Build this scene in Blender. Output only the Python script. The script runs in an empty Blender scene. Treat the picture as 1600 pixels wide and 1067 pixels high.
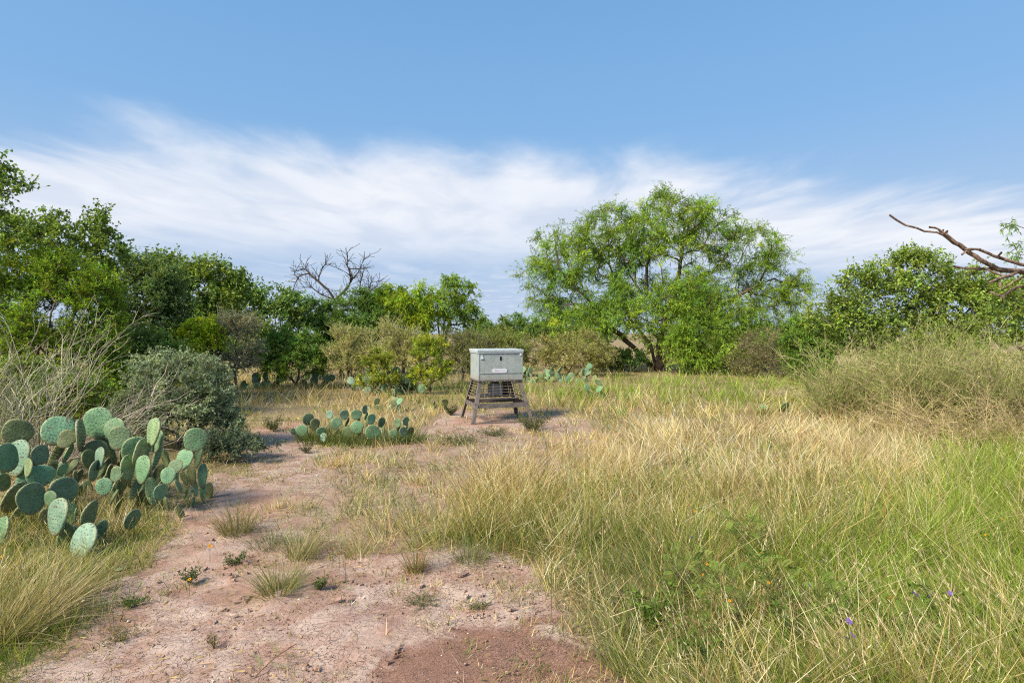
import bpy, math, random
import numpy as np
from mathutils import Vector, Matrix

R = math.radians
SC = bpy.context.scene
COL = SC.collection

# ------------------------------------------------------------------ camera
CAM_H, FPX, HORIZ = 1.55, 889.0, 520.0          # eye height, focal length in photo pixels, horizon row
cam_d = bpy.data.cameras.new('camera')
cam = bpy.data.objects.new('camera', cam_d)
COL.objects.link(cam)
cam_d.lens = 20.0
cam_d.sensor_width = 36.0
cam_d.shift_y = -(533.5 - HORIZ) / 1600.0
cam_d.clip_start = 0.05
cam_d.clip_end = 2000
cam.location = (0, 0, CAM_H)
cam.rotation_euler = (R(90), 0, 0)
SC.camera = cam

# ------------------------------------------------------------------ light
SUN_EL, SUN_AZ = 42.0, -130.0                    # azimuth from +Y, clockwise seen from above
sun_dir = Vector((math.sin(R(SUN_AZ)) * math.cos(R(SUN_EL)), math.cos(R(SUN_AZ)) * math.cos(R(SUN_EL)), math.sin(R(SUN_EL))))
sd = bpy.data.lights.new('sun', 'SUN')
sd.energy = 3.0
sd.angle = R(18.0)
sd.color = (1.0, 0.89, 0.70)
so = bpy.data.objects.new('sun', sd)
COL.objects.link(so)
so.rotation_euler = (-sun_dir).to_track_quat('-Z', 'Y').to_euler()

world = bpy.data.worlds.new('World')
SC.world = world
world.use_nodes = True
SC.view_settings.view_transform = 'Standard'
SC.view_settings.look = 'None'
SC.view_settings.gamma = 1.0
SC.view_settings.exposure = 1.4
SC.cycles.max_bounces = 8
SC.cycles.diffuse_bounces = 6
SC.cycles.adaptive_threshold = 0.012
SC.cycles.use_denoising = False
SC.cycles.filter_width = 1.15
SC.cycles.sample_clamp_indirect = 4.0
SC.cycles.transmission_bounces = 6
SC.cycles.transparent_max_bounces = 4


class NT:
    """small helper round a node tree"""
    def __init__(self, nt):
        self.nt = nt
    def n(self, typ, **kw):
        nd = self.nt.nodes.new(typ)
        ins = kw.pop('ins', {})
        for k, v in kw.items():
            setattr(nd, k, v)
        for k, v in ins.items():
            if hasattr(v, 'links') or isinstance(v, bpy.types.NodeSocket):
                self.nt.links.new(v, nd.inputs[k])
            else:
                nd.inputs[k].default_value = v
        return nd
    def math(self, op, a, b=0.0, c=0.0, clamp=False):
        nd = self.n('ShaderNodeMath', operation=op, use_clamp=clamp, ins={0: a, 1: b, 2: c})
        return nd.outputs[0]
    def ss(self, v, lo, hi, a=0.0, b=1.0):
        nd = self.n('ShaderNodeMapRange', interpolation_type='SMOOTHSTEP', ins={0: v, 1: lo, 2: hi, 3: a, 4: b})
        return nd.outputs[0]
    def noise(self, vec, scale, detail=4.0, rough=0.55, dist=0.0):
        return self.n('ShaderNodeTexNoise', ins={'Vector': vec, 'Scale': scale, 'Detail': detail, 'Roughness': rough, 'Distortion': dist})
    def mix(self, f, a, b, blend='MIX'):
        nd = self.n('ShaderNodeMix', data_type='RGBA', blend_type=blend)
        for k, v in ((0, f), (6, a), (7, b)):
            if isinstance(v, bpy.types.NodeSocket):
                self.nt.links.new(v, nd.inputs[k])
            else:
                nd.inputs[k].default_value = v
        return nd.outputs[2]


def build_sky():
    nt = world.node_tree
    nt.nodes.clear()
    t = NT(nt)
    sky = t.n('ShaderNodeTexSky', sky_type='NISHITA', sun_disc=False)
    sky.sun_elevation = R(SUN_EL)
    sky.sun_rotation = R(SUN_AZ)
    sky.air_density = 1.15
    sky.dust_density = 0.1
    sky.ozone_density = 1.1
    tc = t.n('ShaderNodeTexCoord')
    sep = t.n('ShaderNodeSeparateXYZ', ins={0: tc.outputs['Generated']})
    z = t.math('MAXIMUM', sep.outputs[2], 0.02)
    X = t.math('DIVIDE', sep.outputs[0], z)
    Y = t.math('DIVIDE', sep.outputs[1], z)
    pl = t.n('ShaderNodeCombineXYZ', ins={0: X, 1: Y}).outputs[0]
    # signed distance from the edge of the cloud bank on the cloud plane
    s = t.math('SUBTRACT', t.math('SUBTRACT', Y, t.math('MULTIPLY', X, 0.23)), 3.1)
    mp = t.n('ShaderNodeMapping', ins={'Vector': pl, 'Rotation': (0, 0, R(-24)), 'Scale': (1.0, 0.5, 1.0)}).outputs[0]
    n1 = t.noise(mp, 0.65, 8.0, 0.52, 0.2).outputs[0]
    n2 = t.noise(mp, 1.7, 8.0, 0.55, 0.45).outputs[0]
    n3 = t.noise(pl, 0.16, 3.0, 0.5, 0.0).outputs[0]
    sw = t.math('ADD', s, t.math('MULTIPLY', t.math('SUBTRACT', n1, 0.5), 2.6))
    sw = t.math('ADD', sw, t.math('MULTIPLY', t.math('SUBTRACT', n2, 0.5), 1.3))
    up = t.ss(sw, -0.25, 0.95)
    lo = t.ss(t.math('ADD', s, t.math('MULTIPLY', t.math('SUBTRACT', n1, 0.5), 5.0)), 1.8, 6.5, 1.0, 0.0)
    body = t.ss(n1, 0.22, 0.6, 0.6, 1.0)
    bank = t.math('MULTIPLY', t.math('MULTIPLY', up, lo), body)
    streak = t.math('MULTIPLY', t.math('MULTIPLY', t.ss(s, 0.4, 3.0), t.ss(n2, 0.40, 0.8)), 0.4)
    wisp = t.math('MULTIPLY', t.math('MULTIPLY', t.ss(n2, 0.60, 0.82), t.ss(n3, 0.5, 0.68)), 0.35)
    m = t.math('MAXIMUM', t.math('MAXIMUM', t.math('MULTIPLY', bank, 0.96), streak), wisp)
    ccol = t.mix(t.ss(n2, 0.3, 0.62), (3.2, 3.45, 3.95, 1), (3.95, 4.05, 4.3, 1))
    hs = t.n('ShaderNodeHueSaturation', ins={'Saturation': 1.12, 'Value': 0.93, 'Color': sky.outputs[0]})
    # thin high haze that pales the lower sky all the way round
    veil = t.ss(sep.outputs[2], 0.2, 0.62, 0.75, 0.0)
    top_ = t.mix(0.65, hs.outputs[0], (0.70, 1.68, 3.1, 1))
    mid_ = t.mix(veil, top_, (1.08, 2.02, 3.35, 1))
    low = t.mix(t.ss(sep.outputs[2], 0.02, 0.36, 0.95, 0.0), mid_, (2.2, 2.72, 3.55, 1))
    colr = t.mix(m, low, ccol)
    bg = t.n('ShaderNodeBackground', ins={0: colr, 1: 0.088})
    out = t.n('ShaderNodeOutputWorld', ins={0: bg.outputs[0]})


build_sky()

# ------------------------------------------------------------------ numpy helpers
rng = np.random.default_rng(7)
random.seed(7)


def P(px, py, d):
    """photo pixel (1600x1067) at depth d metres -> world point"""
    return np.array([(px - 800.0) / FPX * d, d, CAM_H - (py - HORIZ) / FPX * d])


def GY(py):
    return CAM_H * FPX / (py - HORIZ)


def hash2(ix, iy, seed):
    h = (ix.astype(np.int64) * 374761393 + iy.astype(np.int64) * 668265263 + seed * 1442695041) & 0xffffffff
    h = ((h ^ (h >> 13)) * 1274126177) & 0xffffffff
    return ((h ^ (h >> 16)) & 0xffff) / 65535.0


def vnoise(x, y, seed=0):
    x = np.asarray(x, float); y = np.asarray(y, float)
    ix = np.floor(x); iy = np.floor(y)
    fx = x - ix; fy = y - iy
    fx = fx * fx * (3 - 2 * fx); fy = fy * fy * (3 - 2 * fy)
    ix = ix.astype(np.int64); iy = iy.astype(np.int64)
    a = hash2(ix, iy, seed); b = hash2(ix + 1, iy, seed)
    c = hash2(ix, iy + 1, seed); d = hash2(ix + 1, iy + 1, seed)
    return (a * (1 - fx) + b * fx) * (1 - fy) + (c * (1 - fx) + d * fx) * fy


def fbm(x, y, oct=4, seed=0):
    s = 0; a = 0.5; f = 1.0
    for o in range(oct):
        s = s + a * vnoise(np.asarray(x) * f + 17.3 * o, np.asarray(y) * f - 9.1 * o, seed + o)
        a *= 0.5; f *= 2.03
    return s / (1 - 0.5 ** oct)


def unit(v):
    return v / np.maximum(np.linalg.norm(v, axis=-1, keepdims=True), 1e-9)


def rsph(r, n):
    return unit(r.normal(size=(n, 3)))


def make_mesh(name, verts, quads=None, tris=None, tint=None, smooth=False):
    me = bpy.data.meshes.new(name)
    verts = np.asarray(verts, np.float32)
    nq = 0 if quads is None else len(quads)
    nt_ = 0 if tris is None else len(tris)
    me.vertices.add(len(verts))
    me.vertices.foreach_set('co', verts.ravel())
    loops = []
    if nq: loops.append(np.asarray(quads, np.int32).ravel())
    if nt_: loops.append(np.asarray(tris, np.int32).ravel())
    loops = np.concatenate(loops)
    me.loops.add(len(loops))
    me.loops.foreach_set('vertex_index', loops)
    starts = np.concatenate([np.arange(nq, dtype=np.int32) * 4, nq * 4 + np.arange(nt_, dtype=np.int32) * 3])
    me.polygons.add(nq + nt_)
    me.polygons.foreach_set('loop_start', starts.astype(np.int32))
    me.polygons.foreach_set('use_smooth', np.full(nq + nt_, bool(smooth)))
    if tint is not None:
        at = me.color_attributes.new('tint', 'FLOAT_COLOR', 'POINT')
        c4 = np.ones((len(verts), 4), np.float32)
        c4[:, :3] = tint
        at.data.foreach_set('color', c4.ravel())
    me.update(calc_edges=True)
    me.validate()
    return me


def obj(name, me, mat=None, parent=None, loc=None, rot=None):
    o = bpy.data.objects.new(name, me)
    COL.objects.link(o)
    if mat is not None and me is not None:
        for m in (mat if isinstance(mat, (list, tuple)) else [mat]):
            me.materials.append(m)
    if parent is not None:
        o.parent = parent
    if loc is not None:
        o.location = loc
    if rot is not None:
        o.rotation_euler = rot
    return o


def tag(o, label=None, cat=None, group=None, kind=None):
    if label: o['label'] = label
    if cat: o['category'] = cat
    if group: o['group'] = group
    if kind: o['kind'] = kind
    return o


def empty(name, loc, label, cat, group=None, rz=0.0):
    o = bpy.data.objects.new(name, None)
    COL.objects.link(o)
    o.empty_display_size = 0.2
    o.location = loc
    o.rotation_euler = (0, 0, rz)
    return tag(o, label, cat, group)


# ------------------------------------------------------------------ materials
def new_mat(name):
    m = bpy.data.materials.new(name)
    m.use_nodes = True
    m.node_tree.nodes.clear()
    return m, NT(m.node_tree)


def leaf_mat(name, trans=0.3, gloss=0.0, rough=0.5):
    m, t = new_mat(name)
    at = t.n('ShaderNodeAttribute', attribute_name='tint')
    d = t.n('ShaderNodeBsdfDiffuse', ins={0: at.outputs['Color']})
    warm = t.mix(1.0, at.outputs['Color'], (1.15, 1.1, 0.55, 1), 'MULTIPLY')
    tr = t.n('ShaderNodeBsdfTranslucent', ins={0: warm})
    mx = t.n('ShaderNodeMixShader', ins={0: trans, 1: d.outputs[0], 2: tr.outputs[0]})
    last = mx
    if gloss:
        g = t.n('ShaderNodeBsdfGlossy', ins={0: (1, 1, 1, 1), 'Roughness': rough})
        last = t.n('ShaderNodeMixShader', ins={0: gloss, 1: mx.outputs[0], 2: g.outputs[0]})
    t.n('ShaderNodeOutputMaterial', ins={0: last.outputs[0]})
    return m


def bark_mat(name, c1, c2, scale=14.0):
    m, t = new_mat(name)
    tc = t.n('ShaderNodeTexCoord')
    mp = t.n('ShaderNodeMapping', ins={'Vector': tc.outputs['Object'], 'Scale': (1, 1, 0.35)}).outputs[0]
    n = t.noise(mp, scale, 6, 0.7, 0.6)
    c = t.mix(t.ss(n.outputs[0], 0.35, 0.65), c1, c2)
    b = t.n('ShaderNodeBump', ins={'Strength': 0.8, 'Distance': 0.02, 'Height': n.outputs[0]})
    p = t.n('ShaderNodeBsdfPrincipled', ins={'Base Color': c, 'Roughness': 0.9, 'Normal': b.outputs[0]})
    t.n('ShaderNodeOutputMaterial', ins={0: p.outputs[0]})
    return m


def plain_mat(name, col, rough=0.7, metal=0.0, nscale=0.0, col2=None, bump=0.0):
    m, t = new_mat(name)
    p = t.n('ShaderNodeBsdfPrincipled', ins={'Base Color': (*col, 1), 'Roughness': rough, 'Metallic': metal})
    if nscale:
        tc = t.n('ShaderNodeTexCoord')
        n = t.noise(tc.outputs['Object'], nscale, 6, 0.65, 0.4)
        c = t.mix(t.ss(n.outputs[0], 0.35, 0.65), (*col, 1), (*(col2 or col), 1))
        m.node_tree.links.new(c, p.inputs['Base Color'])
        if bump:
            b = t.n('ShaderNodeBump', ins={'Strength': bump, 'Distance': 0.01, 'Height': n.outputs[0]})
            m.node_tree.links.new(b.outputs[0], p.inputs['Normal'])
    t.n('ShaderNodeOutputMaterial', ins={0: p.outputs[0]})
    return m


M_LEAF = leaf_mat('soft_leaf', 0.42)
M_WAXY = leaf_mat('waxy_leaf', 0.38, 0.02, 0.5)
M_NEEDLE = leaf_mat('needle_leaf', 0.42)
M_GRASS = leaf_mat('grass_blade', 0.36)
M_TWIG = leaf_mat('thin_twig', 0.0)
M_BARK = bark_mat('mesquite_bark', (0.055, 0.036, 0.025, 1), (0.14, 0.095, 0.065, 1))
M_DEADWOOD = bark_mat('dead_wood', (0.03, 0.023, 0.019, 1), (0.10, 0.075, 0.06, 1), 18)
M_REDWOOD = bark_mat('weathered_red_wood', (0.05, 0.028, 0.02, 1), (0.30, 0.205, 0.15, 1), 26)
M_GREYBARK = bark_mat('grey_bark', (0.09, 0.08, 0.07, 1), (0.2, 0.18, 0.15, 1))

# ------------------------------------------------------------------ ground zones (photo rows/columns of the ground plane)
DIRT = np.array([(-60, 1200), (40, 1067), (110, 985), (160, 925), (215, 890), (275, 835), (335, 775), (372, 735), (395, 690), (425, 655), (470, 652),
                 (520, 700), (500, 725), (440, 745), (405, 790), (420, 835), (520, 862), (640, 885), (760, 868), (822, 895), (850, 950), (925, 1000), (1005, 1067), (1090, 1200)], float)
DIRT2 = np.array([(630, 690), (660, 662), (700, 648), (800, 640), (905, 652), (860, 668), (780, 664), (740, 676), (680, 690), (650, 700)], float)
MID = np.array([(395, 800), (440, 748), (520, 700), (640, 690), (720, 668), (900, 655), (1010, 668), (960, 705), (850, 730), (760, 752), (715, 790), (690, 850), (640, 880), (520, 862), (420, 840)], float)


def in_poly(x, y, poly):
    r = np.zeros(np.shape(x), bool)
    n = len(poly)
    j = n - 1
    for i in range(n):
        xi, yi = poly[i]; xj, yj = poly[j]
        c = ((yi > y) != (yj > y)) & (x < (xj - xi) * (y - yi) / ((yj - yi) + 1e-9) + xi)
        r ^= c
        j = i
    return r


def to_px(X, Y):
    return X / Y * FPX + 800.0, CAM_H / Y * FPX + HORIZ


def ground_z(X, Y):
    X = np.asarray(X, float); Y = np.asarray(Y, float)
    return 0.10 * (fbm(X * 0.22, Y * 0.22, 3, 5) - 0.5) * np.clip((Y - 1) / 6, 0, 1)


# ------------------------------------------------------------------ ground
def build_ground():
    xs = np.concatenate([-np.geomspace(400, 5.04, 40), np.linspace(-5, 5, 230), np.geomspace(5.04, 400, 40)])
    ys = np.concatenate([[-400, -120, -40, -15, -6, -2, 0], np.linspace(1.0, 8.5, 240), np.geomspace(8.54, 900, 90)])
    GX, GYY = np.meshgrid(xs, ys)
    z = ground_z(GX, GYY)
    near = np.clip((8 - GYY) / 3, 0, 1) * np.clip((5 - abs(GX)) / 1, 0, 1)
    bumps = (fbm(GX * 2.3, GYY * 2.3, 4, 11) - 0.5) * 0.05 + (fbm(GX * 11, GYY * 11, 3, 21) - 0.5) * 0.022
    # curled mud crusts: ridged cells
    cell = np.abs(fbm(GX * 6.5, GYY * 9, 3, 33) - 0.5)
    crust = np.clip((0.06 - cell) / 0.06, 0, 1) * np.clip((fbm(GX * 0.9, GYY * 0.9, 2, 40) - 0.42) * 6, 0, 1)
    z = z + near * (bumps - 0.014 * crust)
    v = np.stack([GX, GYY, z], -1).reshape(-1, 3)
    nx, ny = len(xs), len(ys)
    i = np.arange(ny - 1)[:, None] * nx + np.arange(nx - 1)[None]
    q = np.stack([i, i + 1, i + 1 + nx, i + nx], -1).reshape(-1, 4)
    ppx, ppy = to_px(GX, np.maximum(GYY, 0.3))
    ppx = ppx + (fbm(GX * 1.7, GYY * 1.7, 3, 61) - 0.5) * 130; ppy = ppy + (fbm(GX * 1.7 + 50, GYY * 1.7, 3, 62) - 0.5) * 60
    bare = in_poly(ppx, ppy, DIRT) | in_poly(ppx, ppy, DIRT2)
    half = in_poly(ppx, ppy, MID) & ~bare
    cov = np.where(bare, 0.0, np.where(half, 0.45, 1.0))
    for _ in range(3):
        cov[1:-1, 1:-1] = (cov[1:-1, 1:-1] * 2 + cov[:-2, 1:-1] + cov[2:, 1:-1] + cov[1:-1, :-2] + cov[1:-1, 2:]) / 6
    me = make_mesh('ground', v, q, smooth=True, tint=np.repeat(cov.reshape(-1, 1), 3, 1))
    m, t = new_mat('pink_dirt')
    geo = t.n('ShaderNodeNewGeometry').outputs['Position']
    n_big = t.noise(geo, 0.7, 5, 0.6, 0.3).outputs[0]
    n_mid = t.noise(geo, 4.0, 6, 0.65, 0.5).outputs[0]
    n_fin = t.noise(geo, 38.0, 6, 0.7).outputs[0]
    n_grit = t.noise(geo, 150.0, 3, 0.7).outputs[0]
    base = t.mix(t.ss(n_mid, 0.36, 0.64), (0.34, 0.215, 0.17, 1), (0.48, 0.365, 0.305, 1))
    base = t.mix(t.math('MULTIPLY', t.ss(n_big, 0.44, 0.7), 0.5), base, (0.31, 0.15, 0.10, 1))
    # the damp gravelly red patch in front of the camera
    sp = t.n('ShaderNodeSeparateXYZ', ins={0: geo})
    dx = t.math('SUBTRACT', sp.outputs[0], 0.0)
    dy = t.math('SUBTRACT', sp.outputs[1], 2.35)
    rr = t.math('SQRT', t.math('ADD', t.math('POWER', t.math('DIVIDE', dx, 0.72), 2.0), t.math('POWER', t.math('DIVIDE', dy, 0.72), 2.0)))
    rr = t.math('ADD', rr, t.math('MULTIPLY', t.math('SUBTRACT', n_mid, 0.5), 1.1))
    grav = t.ss(rr, 0.75, 1.1, 1.0, 0.0)
    gcol = t.mix(t.ss(n_grit, 0.35, 0.68), (0.145, 0.07, 0.05, 1), (0.33, 0.195, 0.14, 1))
    base = t.mix(t.math('MULTIPLY', grav, 0.9), base, gcol)
    # thatch of dead grass where the grass grows
    cv = t.n('ShaderNodeAttribute', attribute_name='tint').outputs['Fac']
    cf = t.math('MULTIPLY', t.ss(t.math('ADD', cv, t.math('MULTIPLY', t.math('SUBTRACT', n_mid, 0.5), 0.8)), 0.25, 0.8), 0.85)
    base = t.mix(cf, base, t.mix(t.ss(n_fin, 0.35, 0.65), (0.17, 0.135, 0.06, 1), (0.33, 0.26, 0.13, 1)))
    # fine crack net in the crust
    vv = t.n('ShaderNodeTexVoronoi', feature='DISTANCE_TO_EDGE', ins={'Vector': t.n('ShaderNodeVectorMath', operation='ADD', ins={0: geo, 1: t.noise(geo, 5.0, 3).outputs['Color']}).outputs[0], 'Scale': 9.0})
    crack = t.math('MULTIPLY', t.ss(vv.outputs[0], 0.0, 0.035, 1.0, 0.0), t.ss(n_big, 0.45, 0.6, 1.0, 0.0))
    base = t.mix(t.math('MULTIPLY', crack, 0.45), base, (0.17, 0.10, 0.075, 1))
    base = t.mix(0.5, base, t.mix(t.ss(n_fin, 0.3, 0.7), (0.6, 0.6, 0.6, 1), (1.25, 1.22, 1.2, 1)), 'MULTIPLY')
    h = t.math('ADD', t.math('MULTIPLY', n_fin, 0.6), t.math('ADD', t.math('MULTIPLY', n_grit, 0.35), t.math('MULTIPLY', crack, -0.7)))
    b = t.n('ShaderNodeBump', ins={'Strength': 0.9, 'Distance': 0.012, 'Height': h})
    p = t.n('ShaderNodeBsdfPrincipled', ins={'Base Color': base, 'Roughness': 0.95, 'Normal': b.outputs[0]})
    p.inputs['Specular IOR Level'].default_value = 0.15
    t.n('ShaderNodeOutputMaterial', ins={0: p.outputs[0]})
    o = obj('ground', me, m)
    tag(o, 'bare pinkish tan dirt with crusts and fine cracks', kind='structure')


build_ground()


# ------------------------------------------------------------------ branch skeletons
class Skel:
    def __init__(self, r):
        self.p = []; self.par = []; self.dir = []; self.plen = []; self.r = r
    def add(self, p, par):
        self.p.append(np.asarray(p, float)); self.par.append(par)
        if par < 0:
            self.dir.append(np.array([0, 0, 1.0])); self.plen.append(0.0)
        else:
            v = self.p[-1] - self.p[par]
            l = np.linalg.norm(v) + 1e-9
            self.dir.append(v / l); self.plen.append(self.plen[par] + l)
        return len(self.p) - 1
    def path(self, n, t, seg, jit, stiff=0.35):
        a = self.p[n]; d = np.linalg.norm(t - a)
        k = max(1, int(math.ceil(d / seg)))
        c = a + self.dir[n] * d * stiff
        last = n
        for i in range(1, k + 1):
            s = i / k
            q = (1 - s) ** 2 * a + 2 * s * (1 - s) * c + s * s * t
            if i < k:
                q = q + self.r.normal(size=3) * jit * min(d, 1.0)
            last = self.add(q, last)
        return last
    def polyline(self, pts, seg, jit):
        n = None
        pts = [np.asarray(q, float) for q in pts]
        if not self.p:
            n = self.add(pts[0], -1)
        else:
            A = np.array(self.p)
            n = int(np.argmin(((A - pts[0]) ** 2).sum(1)))
            if np.linalg.norm(A[n] - pts[0]) > seg * 0.7:
                n = self.add(pts[0], n)
        for q in pts[1:]:
            n = self.path(n, q, seg, jit, 0.12)
        return n
    def reach(self, targets, seg, jit, bf=0.35, down=0.7, stiff=0.35):
        base = self.p[0]
        tg = np.asarray(targets)
        order = np.argsort(((tg - base) ** 2).sum(1))
        tips = []
        for i in order:
            t = tg[i]
            A = np.array(self.p); L = np.array(self.plen)
            d = np.sqrt(((A - t) ** 2).sum(1))
            cost = d + bf * L + down * np.maximum(0, A[:, 2] - t[2])
            n = int(np.argmin(cost))
            tips.append(self.path(n, t, seg, jit, stiff))
        return tips
    def radii(self, tip, expo=2.4):
        n = len(self.p)
        acc = np.zeros(n); rad = np.zeros(n)
        for i in range(n - 1, -1, -1):
            rad[i] = max(tip, acc[i] ** (1 / expo)) if acc[i] > 0 else tip
            if self.par[i] >= 0:
                acc[self.par[i]] += rad[i] ** expo
        return rad
    def mesh(self, name, rad, sides=5, minr=0.0, tint=None):
        A = np.array(self.p); D = np.array(self.dir); par = np.array(self.par)
        n = len(A)
        keep = (par >= 0) & (rad >= minr)
        # primary child of each node = thickest
        prim = -np.ones(n, int)
        for i in range(n):
            q = par[i]
            if q >= 0 and (prim[q] < 0 or rad[i] > rad[prim[q]]):
                prim[q] = i
        Dn = D.copy()
        for i in range(n):
            if prim[i] >= 0:
                v = D[i] + D[prim[i]]
                l = np.linalg.norm(v)
                if l > 1e-6: Dn[i] = v / l
        def frame(d):
            ref = np.where(abs(d[:, 2:3]) < 0.9, np.array([[0, 0, 1.0]]), np.array([[1.0, 0, 0]]))
            u = unit(np.cross(d, ref)); w = np.cross(d, u)
            return u, w
        ang = np.arange(sides) * 2 * math.pi / sides
        ca, sa = np.cos(ang), np.sin(ang)
        def rings(pos, d, r):
            u, w = frame(d)
            return pos[:, None] + r[:, None, None] * (u[:, None] * ca[None, :, None] + w[:, None] * sa[None, :, None])
        ringA = rings(A, Dn, rad)
        idx = np.where(keep)[0]
        isprim = prim[par[idx]] == idx
        extra = idx[~isprim]
        ringB = rings(A[par[extra]], D[extra], rad[extra])
        V = np.concatenate([ringA.reshape(-1, 3), ringB.reshape(-1, 3)])
        start = np.zeros(n, int)
        start[idx] = par[idx] * sides
        start[extra] = n * sides + np.arange(len(extra)) * sides
        k = np.arange(sides); k2 = (k + 1) % sides
        s0 = start[idx][:, None]; e0 = (idx * sides)[:, None]
        q = np.stack([s0 + k, s0 + k2, e0 + k2, e0 + k], -1).reshape(-1, 4)
        return make_mesh(name, V, q, smooth=True, tint=None if tint is None else np.tile(tint, (len(V), 1)))


def in_lobes(lobes, n, r, shell=0.0):
    """points spread through the union of ellipsoids; lobe = (centre, radii)"""
    vol = np.array([np.prod(l[1]) ** 0.6 for l in lobes]); vol /= vol.sum()
    ch = r.choice(len(lobes), n, p=vol)
    u = rsph(r, n) * (shell + (1 - shell) * r.random((n, 1)) ** (1 / 3))
    C = np.array([l[0] for l in lobes])[ch]; S = np.array([l[1] for l in lobes])[ch]
    return C + u * S


def px_lobes(lst, d, depth=None, dd=0.0):
    out = []
    for i, l in enumerate(lst):
        px, py, rx, ry = l[:4]
        k = l[4] if len(l) > 4 else 0.0
        s = (d + k) / FPX
        ry_ = rx * 0.8 * s if depth is None else depth
        out.append((P(px, py, d + k), np.array([rx * s, max(ry_, 0.25), ry * s])))
    return out


def leaf_quads(r, centers, cdirs, rad, n_twig, n_leaf, L, W, col, cvar=0.25, droop=0.0, ldroop=0.0, updir=0.2, outw=0.6,
               twig=0.0, twigcol=(0.1, 0.08, 0.06), spread=0.9, yellow=0.15, hue2=None, floor=0.03):
    """leaves strung along short twigs that radiate from every clump centre"""
    C = len(centers)
    NT_ = C * n_twig
    ci = np.repeat(np.arange(C), n_twig)
    d = unit(rsph(r, NT_) * 0.9 + cdirs[ci] * outw + np.array([0, 0, updir]))
    ln = rad[ci] * r.uniform(0.55, 1.15, NT_)
    st = centers[ci] + rsph(r, NT_) * (rad[ci] * 0.18)[:, None]
    li = np.repeat(np.arange(NT_), n_leaf)
    N = len(li)
    tt = r.uniform(0.12, 1.0, N)
    pos = st[li] + d[li] * (ln[li] * tt)[:, None]
    pos[:, 2] -= droop * tt * tt * ln[li]
    ld = unit(d[li] * 0.55 + rsph(r, N) * spread + np.array([0, 0, -ldroop]))
    side = unit(np.cross(ld, unit(rsph(r, N) * 0.9 + np.array([0, 0, 0.7]))))
    nrm = np.cross(side, ld)
    l_ = (L * r.uniform(0.6, 1.25, N))[:, None]; w_ = (W * r.uniform(0.7, 1.2, N))[:, None]
    a = pos; b = pos + ld * l_ * 0.5 + side * w_ * 0.5 + nrm * w_ * 0.12
    c = pos + ld * l_ - np.array([0, 0, 0.12]) * l_; e = pos + ld * l_ * 0.5 - side * w_ * 0.5 + nrm * w_ * 0.12
    V = np.stack([a, b, c, e], 1).reshape(-1, 3)
    V[:, 2] = np.maximum(V[:, 2], floor)
    q = np.arange(N * 4).reshape(-1, 4)
    col = np.array(col, float)
    cl = r.normal(size=C) * cvar
    cy = np.clip(r.normal(size=C) * yellow, -0.2, 0.45)
    f = np.exp(cl[ci[li]] + r.normal(size=N) * cvar * 0.7)[:, None]
    tint = col[None] * f
    tint = tint * (1 + cy[ci[li]][:, None] * np.array([1.2, 0.45, -0.4]))
    if hue2 is not None:
        mk = r.random(N) < hue2[1]
        tint[mk] = np.array(hue2[0]) * f[mk]
    tint = np.clip(tint, 0.004, 0.75)
    tint = np.repeat(tint, 4, 0)
    out = [(V, q, tint)]
    if twig:
        s = st; ea = st + d * ln[:, None]
        ea[:, 2] -= droop * ln
        mid = st + d * (ln * 0.55)[:, None]; mid[:, 2] -= droop * 0.3 * ln
        sd_ = unit(np.cross(d, rsph(r, NT_))) * twig
        V2 = np.stack([s - sd_, s + sd_, mid + sd_ * 0.7, mid - sd_ * 0.7, ea + sd_ * 0.3, ea - sd_ * 0.3], 1).reshape(-1, 3)
        V2[:, 2] = np.maximum(V2[:, 2], floor)
        k = (np.arange(NT_) * 6)[:, None]
        q2 = np.concatenate([k + np.array([[0, 1, 2, 3]]), k + np.array([[3, 2, 4, 5]])])
        tc = np.repeat(np.array(twigcol)[None] * np.exp(r.normal(size=(NT_, 1)) * 0.25), 6, 0)
        out.append((V2, q2, tc))
    return out


def join(parts):
    V = []; Q = []; T = []; o = 0
    for v, q, t in parts:
        V.append(v); Q.append(q + o); T.append(t); o += len(v)
    return np.concatenate(V), np.concatenate(Q), np.concatenate(T)


BRIGHT = 1.95


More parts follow.
